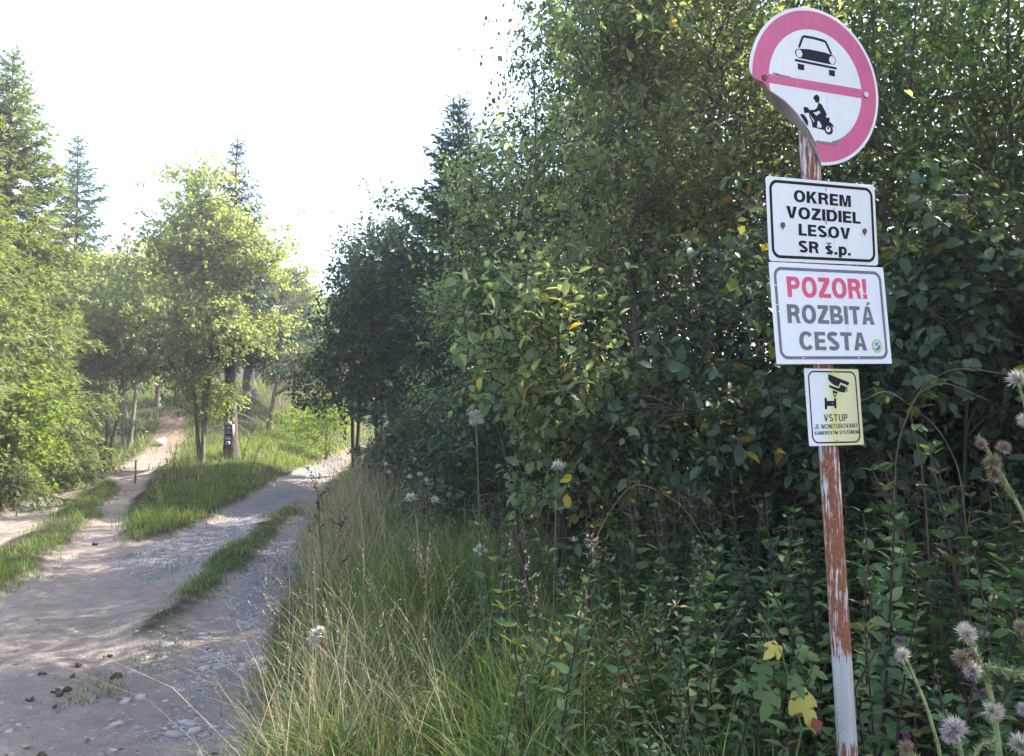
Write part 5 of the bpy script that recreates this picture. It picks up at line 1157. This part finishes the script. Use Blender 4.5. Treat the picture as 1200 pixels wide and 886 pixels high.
for k, (ub, ut, vt, Y, mm, hm, lb, hd) in enumerate(((385, 370, 552, 5.6, 'stemd', 'seedd', 'dark leafy mugwort stalk standing at the road edge in the straw', 150), (402, 398, 585, 5.2, 'stemb', 'seedd', 'shorter dark stalk beside the tall one at the road edge', 100), (590, 578, 585, 4.4, 'stemd', 'seedd', 'dense dark seed stalk in the middle of the verge', 160), (612, 606, 610, 4.2, 'stemd', 'seedd', 'dark seed stalk just right of the dense one', 120),
        (742, 738, 560, 4.4, 'stemb', 'stemb', 'bare brown stalk in the left of the dark hollow', 40), (788, 790, 545, 4.5, 'stemb', 'stemb', 'tall thin brown stalk in the middle of the dark hollow', 60), (812, 808, 575, 4.3, 'stemb', 'stemb', 'brown stalk under the hanging yellow leaves', 50), (765, 776, 620, 4.0, 'stemd', 'seedd', 'short dark stalk before the hollow', 60), (1052, 1056, 560, 3.2, 'stemd', 'seedd', 'dark red stalk right of the pole', 40), (1082, 1080, 540, 3.3, 'stemd', 'seedd', 'second dark red stalk right of the pole', 40), (1120, 1118, 575, 3.1, 'stemd', 'seedd', 'dark red stalk nearest the dry thistle', 40), (680, 700, 640, 3.7, 'stemb', 'tanfluff', 'leaning straw-coloured stalk left of the hollow', 60), (520, 470, 600, 4.6, 'stemb', 'tanfluff', 'slanting pale stalk over the verge grass', 60), (640, 610, 650, 3.5, 'stemb', 'tanfluff', 'pale slanting stalk in mid verge', 50), (340, 322, 650, 4.6, 'stemb', 'tanfluff', 'pale grass stalk leaning over the right wheel track', 50))):
    p = gp(ub, Y); stalk('dry_stalk', lb, 'stalk', p, at(ut, vt, Y), M[mm], M[hm], 200 + k, hd, .03)

# ------------------------------------------------------------------ downy seed heads and thistles
def hairs(c, axis, n, L, m, spread=1.0, W=.0012):
    g = rng; d = norm(np.asarray(axis)[None] * (1.25 - spread) + norm(g.normal(size=(n, 3))) * spread)
    return leaves(np.repeat(np.asarray(c)[None], n, 0) + d * .002, d, rnd(n), L * g.uniform(.3, 1.2, n), W, 'diamond')
def lathe(c, axis, prof, n=9):
    axis = norm(np.asarray(axis, float)); u = norm(np.cross(axis, [.3, .5, .2])); v = np.cross(axis, u); a = np.arange(n) * 2 * np.pi / n
    V = np.concatenate([np.asarray(c) + axis * z + r * (np.cos(a)[:, None] * u + np.sin(a)[:, None] * v) for r, z in prof]); k = len(prof)
    ii = np.arange(k * n).reshape(k, n); return V, np.stack([ii[:-1], np.roll(ii[:-1], -1, 1), np.roll(ii[1:], -1, 1), ii[1:]], -1).reshape(-1, 4)
def head(root, c, axis, r, fm, kind='seed_head', nh=520, label=None, spread=.72, cup='thistle'):
    """one thistle head: a scaly cup with a tuft of down or florets"""
    axis = norm(np.asarray(axis, float))
    V, F = lathe(c - axis * r * .95, axis, [(.1 * r, 0), (.42 * r, .12 * r), (.52 * r, .45 * r), (.4 * r, .85 * r), (.3 * r, .98 * r)])
    h = link(kind, mk_mesh(kind, V, [F], M[cup], True), root, label=label)
    V, F = leaves(np.repeat((c - axis * r * .55)[None], 40, 0) + norm(rnd(40)) * r * .45, norm(rnd(40) + axis * .4), rnd(40), r * .3, r * .07, 'tri')
    link('bract', mk_mesh('bract', V, [F], M[cup]), h, kind='stuff')
    V, F = hairs(c - axis * r * .25, axis, nh, r * 1.15, fm, spread, r * .045)
    link('down' if 'fluff' in fm else 'floret', mk_mesh('down', V, [F], M[fm]), h, kind='stuff')
    return h
def thistle(label, stems, heads, Y, base, seed, spiny=1.0, r0=.0055, cat='thistle', name='thistle', stem='thistle', group=None):
    """stems: lists of photo points along each stem at depth Y"""
    root = thing(name, label, cat, base, group)
    for i, pts in enumerate(stems):
        C_ = np.array([at(u, v, Y + d) - base for u, v, d in [(*p, 0) if len(p) == 2 else p for p in pts]])
        tt = np.linspace(0, len(C_) - 1, 22); C2 = np.stack([np.interp(tt, np.arange(len(C_)), C_[:, j]) for j in range(3)], -1)
        for _ in range(2): C2[1:-1] = (C2[:-2] + C2[1:-1] * 2 + C2[2:]) / 4
        rr_ = np.linspace(r0, r0 * .55, 22) * (1 if i == 0 else .75)
        V, F = tubes(C2, rr_, 7); link('stem', mk_mesh('stem', V, [F], M[stem], True), root)
        if spiny:
            n = int(230 * spiny); k = rng.integers(0, 21, n); f = rng.random((n, 1)); q = C2[k] * (1 - f) + C2[k + 1] * f; T = norm(C2[k + 1] - C2[k]); d = norm(np.cross(T, rnd(n)) + T * .5)
            V, F = leaves(q, d, rnd(n), r0 * rng.uniform(1.2, 3.2, n), r0 * .55, 'tri'); link('spine', mk_mesh('spine', V, [F], M[stem]), root, kind='stuff')
    for (u, v, r, fm, ax, *rest) in heads:
        head(root, at(u, v, Y - .01) - base, ax, r * .74 / FPX * Y, fm, rest[0] if rest else 'seed_head', label=rest[1] if len(rest) > 1 else None)
    return root
def tb(u, Y): return gp(u, Y)
thistle('thin thistle right of the pole with a white head below a purple bud', [[(1112, 1100), (1103, 886), (1085, 825), (1062, 772)], [(1068, 795), (1057, 775), (1053, 757)]],
    [(1058, 767, 10, 'fluff', (-.4, -.3, .6), 'seed_head'), (1053, 751, 5, 'purple', (0, -.1, 1), 'flower', 'small closed purple flower')], 1.38, tb(1112, 1.38), 1, .8, .0035)
thistle('tall spiny thistle with white top tuft and purple flowers at lower right', [[(1185, 1150), (1172, 886), (1162, 815), (1148, 775), (1134, 748)], [(1158, 800), (1150, 782), (1172, 783), (1205, 792)]],
    [(1133, 741, 15, 'fluff', (0, -.3, 1)), (1127, 771, 13, 'tanfluff', (-.8, -.4, .3)), (1140, 786, 13, 'pinkfluff', (-.2, -.7, .4)), (1138, 793, 6, 'purple', (-.3, -.5, -.6), 'flower'), (1137, 768, 5, 'purple', (.1, -.5, .8), 'flower'), (1165, 833, 14, 'fluff', (.2, -.8, .2)), (1150, 812, 4, 'purple', (-.7, -.4, .3), 'flower'), (1178, 779, 4.5, 'thistle', (0, 0, 1), 'bud')], 1.4, tb(1185, 1.4), 2, 1.3, .0062)
thistle('low clump of pinkish thistle down at the bottom edge, with a withered leaf', [[(1128, 1150), (1130, 900), (1122, 858)], [(1118, 905), (1085, 895), (1064, 880)], [(1135, 900), (1150, 872), (1168, 868)]],
    [(1119, 853, 17, 'pinkfluff', (-.2, -.5, .8)), (1112, 862, 11, 'pinkfluff', (-.7, -.5, .3)), (1062, 876, 11, 'tanfluff', (-.2, -.6, .8)), (1062, 862, 4.5, 'purple', (0, -.2, 1), 'flower'), (1074, 859, 4.5, 'thistle', (.2, 0, 1), 'bud')], 1.34, tb(1128, 1.34), 3, .9, .0045)
thistle('thistle cut by the right frame edge with pink and white heads', [[(1216, 1150), (1212, 900), (1204, 820), (1206, 735)]],
    [(1199, 831, 9, 'pinkfluff', (-.8, -.3, .4)), (1196, 734, 9, 'tanfluff', (-.7, -.3, .5)), (1195, 872, 15, 'fluff', (-.5, -.6, .5))], 1.42, tb(1216, 1.42), 4, 1.0, .005)
thistle('dried brown thistle leaning in from the right edge, spidery and rust-coloured', [[(1235, 1200), (1226, 760), (1208, 618), (1182, 572), (1160, 530), (1146, 512)], [(1190, 585), (1172, 560), (1160, 548)]],
    [(1163, 541, 13, 'tanfluff', (-.5, -.5, .6)), (1176, 524, 10, 'tanfluff', (.1, -.4, .8)), (1150, 520, 8, 'tanfluff', (-.7, -.3, .5)), (1166, 556, 10, 'tanfluff', (-.2, -.8, .1))], 1.55, tb(1235, 1.55), 5, 2.2, .0042)
thistle('tall thistle at the right edge with two large pale tufts', [[(1250, 1250), (1232, 800), (1222, 560), (1200, 470), (1194, 452)], [(1218, 530), (1208, 500)]],
    [(1193, 443, 14, 'fluff', (-.3, -.4, .9)), (1203, 492, 12, 'fluff', (-.4, -.6, .3))], 1.6, tb(1250, 1.6), 6, .8, .004)
# downy heads out on the verge
def downy(label, u, v, Y, ub, balls, leafy=False, seed=0):
    p = gp(ub, Y); root = thing('downy_seed_plant', label, 'seed head', p); tp = at(u, v, Y) - p; t = np.linspace(0, 1, 8)[:, None]
    c = tp * t + np.array([tp[0], tp[1], 0]) * (t ** 2 - t) * .4
    V, F = tubes(c, np.linspace(.006, .003, 8), 5); link('stem', mk_mesh('stem', V, [F], M['stemb' if not leafy else 'stemg'], True), root)
    for du, dv, r in balls:
        cc = at(u + du, v + dv, Y) - p; rad = r * .8 / FPX * Y; sq = np.array([1.15, .9, .75]); sk = norm(rnd(1))[0] * .45
        V, F = leaves(cc + norm(rnd(170)) * rad * .2 * sq, norm(rnd(170) * sq + sk), rnd(170), rad * rng.uniform(.5, 1.25, 170), rad * .12, 'diamond')
        V2, F2 = leaves(cc + rnd(70) * rad * .38 * sq + sk * rad * .4, norm(rnd(70)), rnd(70), rad * .5 * rng.uniform(.4, 1.3, 70), rad * .22, 'diamond')
        link('seed_head', MB().add(V, F).add(V2, F2).mesh('seed_head', M['downfluff']), root, kind='stuff')
        if abs(du) + abs(dv) > 3:
            V, F = tubes(np.array([c[-2], (c[-1] + cc) / 2, cc]), np.array([.002, .0015, .001]), 4); link('stalk', mk_mesh('stalk', V, [F], M['stemb'], True), root)
    if leafy:
        for k in range(9):
            q = c[3] + (c[-1] - c[3]) * k / 9; d = norm(np.array([(-1) ** k * 1.0, -.3, .35])); A, Sd, Nn = basis(d[None], UPZ[None] + rnd(1, .2)); leaf_obj(root, np.zeros(3), q, A[0], Sd[0], Nn[0], .09, .02, 'lance', M['nettle'])
downy('cotton-white clump of seed down at the road edge, lower left of the verge', 298, 778, 3.9, 318, [(0, 0, 11), (7, -4, 8), (-8, 3, 7), (10, 6, 7), (2, 7, 7)])
downy('wispy torn tuft of seed down on a dark slanting stem', 371, 743, 3.4, 452, [(0, 0, 9), (-4, 8, 8), (5, -6, 6), (-2, 14, 5)])
downy('tall clustered white seed heads against the dark bush', 558, 488, 4.5, 566, [(0, 0, 7), (-4, 6, 7), (5, 5, 6), (-6, -3, 5), (1, -6, 5)], True)
downy('single round seed head on a leafy stem before the dark hollow', 653, 545, 4.0, 646, [(0, 0, 9), (4, 2, 6), (-3, 2, 6)], True)
downy('small pair of grey seed heads deep in the verge', 481, 583, 5.0, 490, [(0, 0, 8), (28, 2, 6)])
downy('little white seed heads beyond the straw', 492, 556, 5.4, 500, [(0, 0, 4), (8, 6, 4), (-12, 2, 4)])
downy('tiny white flower heads low in the middle of the verge', 563, 640, 4.2, 572, [(0, 0, 5), (-5, 4, 4), (6, 5, 4), (0, 9, 3)])
downy('pair of white dots far up the verge', 452, 543, 6.2, 455, [(0, 0, 3.5), (4, 10, 3)])
# ------------------------------------------------------------------ the trail blazes painted and nailed on the spruce
bz = gp(272, 21.5); tm = thing('trail_marker', 'column of small painted trail blazes and tags on the dark spruce trunk', 'trail marker', bz + np.array([0, -.24, 0]))
M['bz_white'] = plain('blaze_white', (.25, .25, .25), .7, .2, .1); M['bz_red'] = plain('blaze_blue', (.13, .15, .24), .7, .2, .1); M['bz_grey'] = plain('tag_grey', (.4, .42, .46), .6, .3, .1)
def bx(x0, x1, y0, y1, z0, z1):
    V = np.array([(x, y, z) for z in (z0, z1) for y in (y0, y1) for x in (x0, x1)]); F = np.array([(0, 2, 3, 1), (4, 5, 7, 6), (0, 1, 5, 4), (2, 6, 7, 3), (0, 4, 6, 2), (1, 3, 7, 5)]); return V, F
def zrow(v): return at(272, v, 21.3)[2] - bz[2]
for (v0, v1, x0, x1, mt, nm) in ((494, 498, -.09, .07, 'bz_grey', 'tag'), (500, 503, -.09, .07, 'bz_white', 'blaze'), (503.2, 505.5, -.09, .07, 'bz_red', 'blaze'), (505.7, 508.5, -.09, .07, 'bz_white', 'blaze'), (511, 513, -.09, .05, 'bz_white', 'blaze'), (513.2, 515.2, -.09, .05, 'bz_grey', 'blaze')):
    V, F = bx(x0, x1, -.012, .05, zrow(v1), zrow(v0)); link(nm, mk_mesh(nm, V, [F], M[mt]), tm)
V, F = bx(.1, .13, -.02, .1, zrow(512), zrow(497)); link('signboard_edge', mk_mesh('signboard_edge', V, [F], M['bz_white']), tm)
V, F = lathe(np.array([-.02, .0, zrow(519)]), (0, -1, 0), [(.06, -.05), (.06, .0), (.045, .012), (.02, .013)], 12); link('round_tag', mk_mesh('round_tag', V, [F], M['bz_grey'], True), tm)
# little wooden stake by the left track
p = gp(161, 16.5); V, F = bx(-.016, .016, -.016, .016, -.1, .5); o = link('wooden_stake', mk_mesh('wooden_stake', V, [F], M['drybranch']), loc=p); tag(o, 'short pale wooden stake at the edge of the left track', 'stake')

# ------------------------------------------------------------------ air
hm_, t, out = mat('haze_air'); pv = N(t, 'ShaderNodeVolumePrincipled'); pv.inputs['Color'].default_value = (.93, .95, 1, 1); pv.inputs['Density'].default_value = .0022; pv.inputs['Anisotropy'].default_value = .35
t.links.new(pv.outputs[0], out.inputs['Volume'])
V, F = bx(-270, 270, -130, 330, float(Z.min()) - 1.5, max(24.0, float(Z.max()) + 16))
link('haze', mk_mesh('haze', V, [F], hm_), kind='stuff')
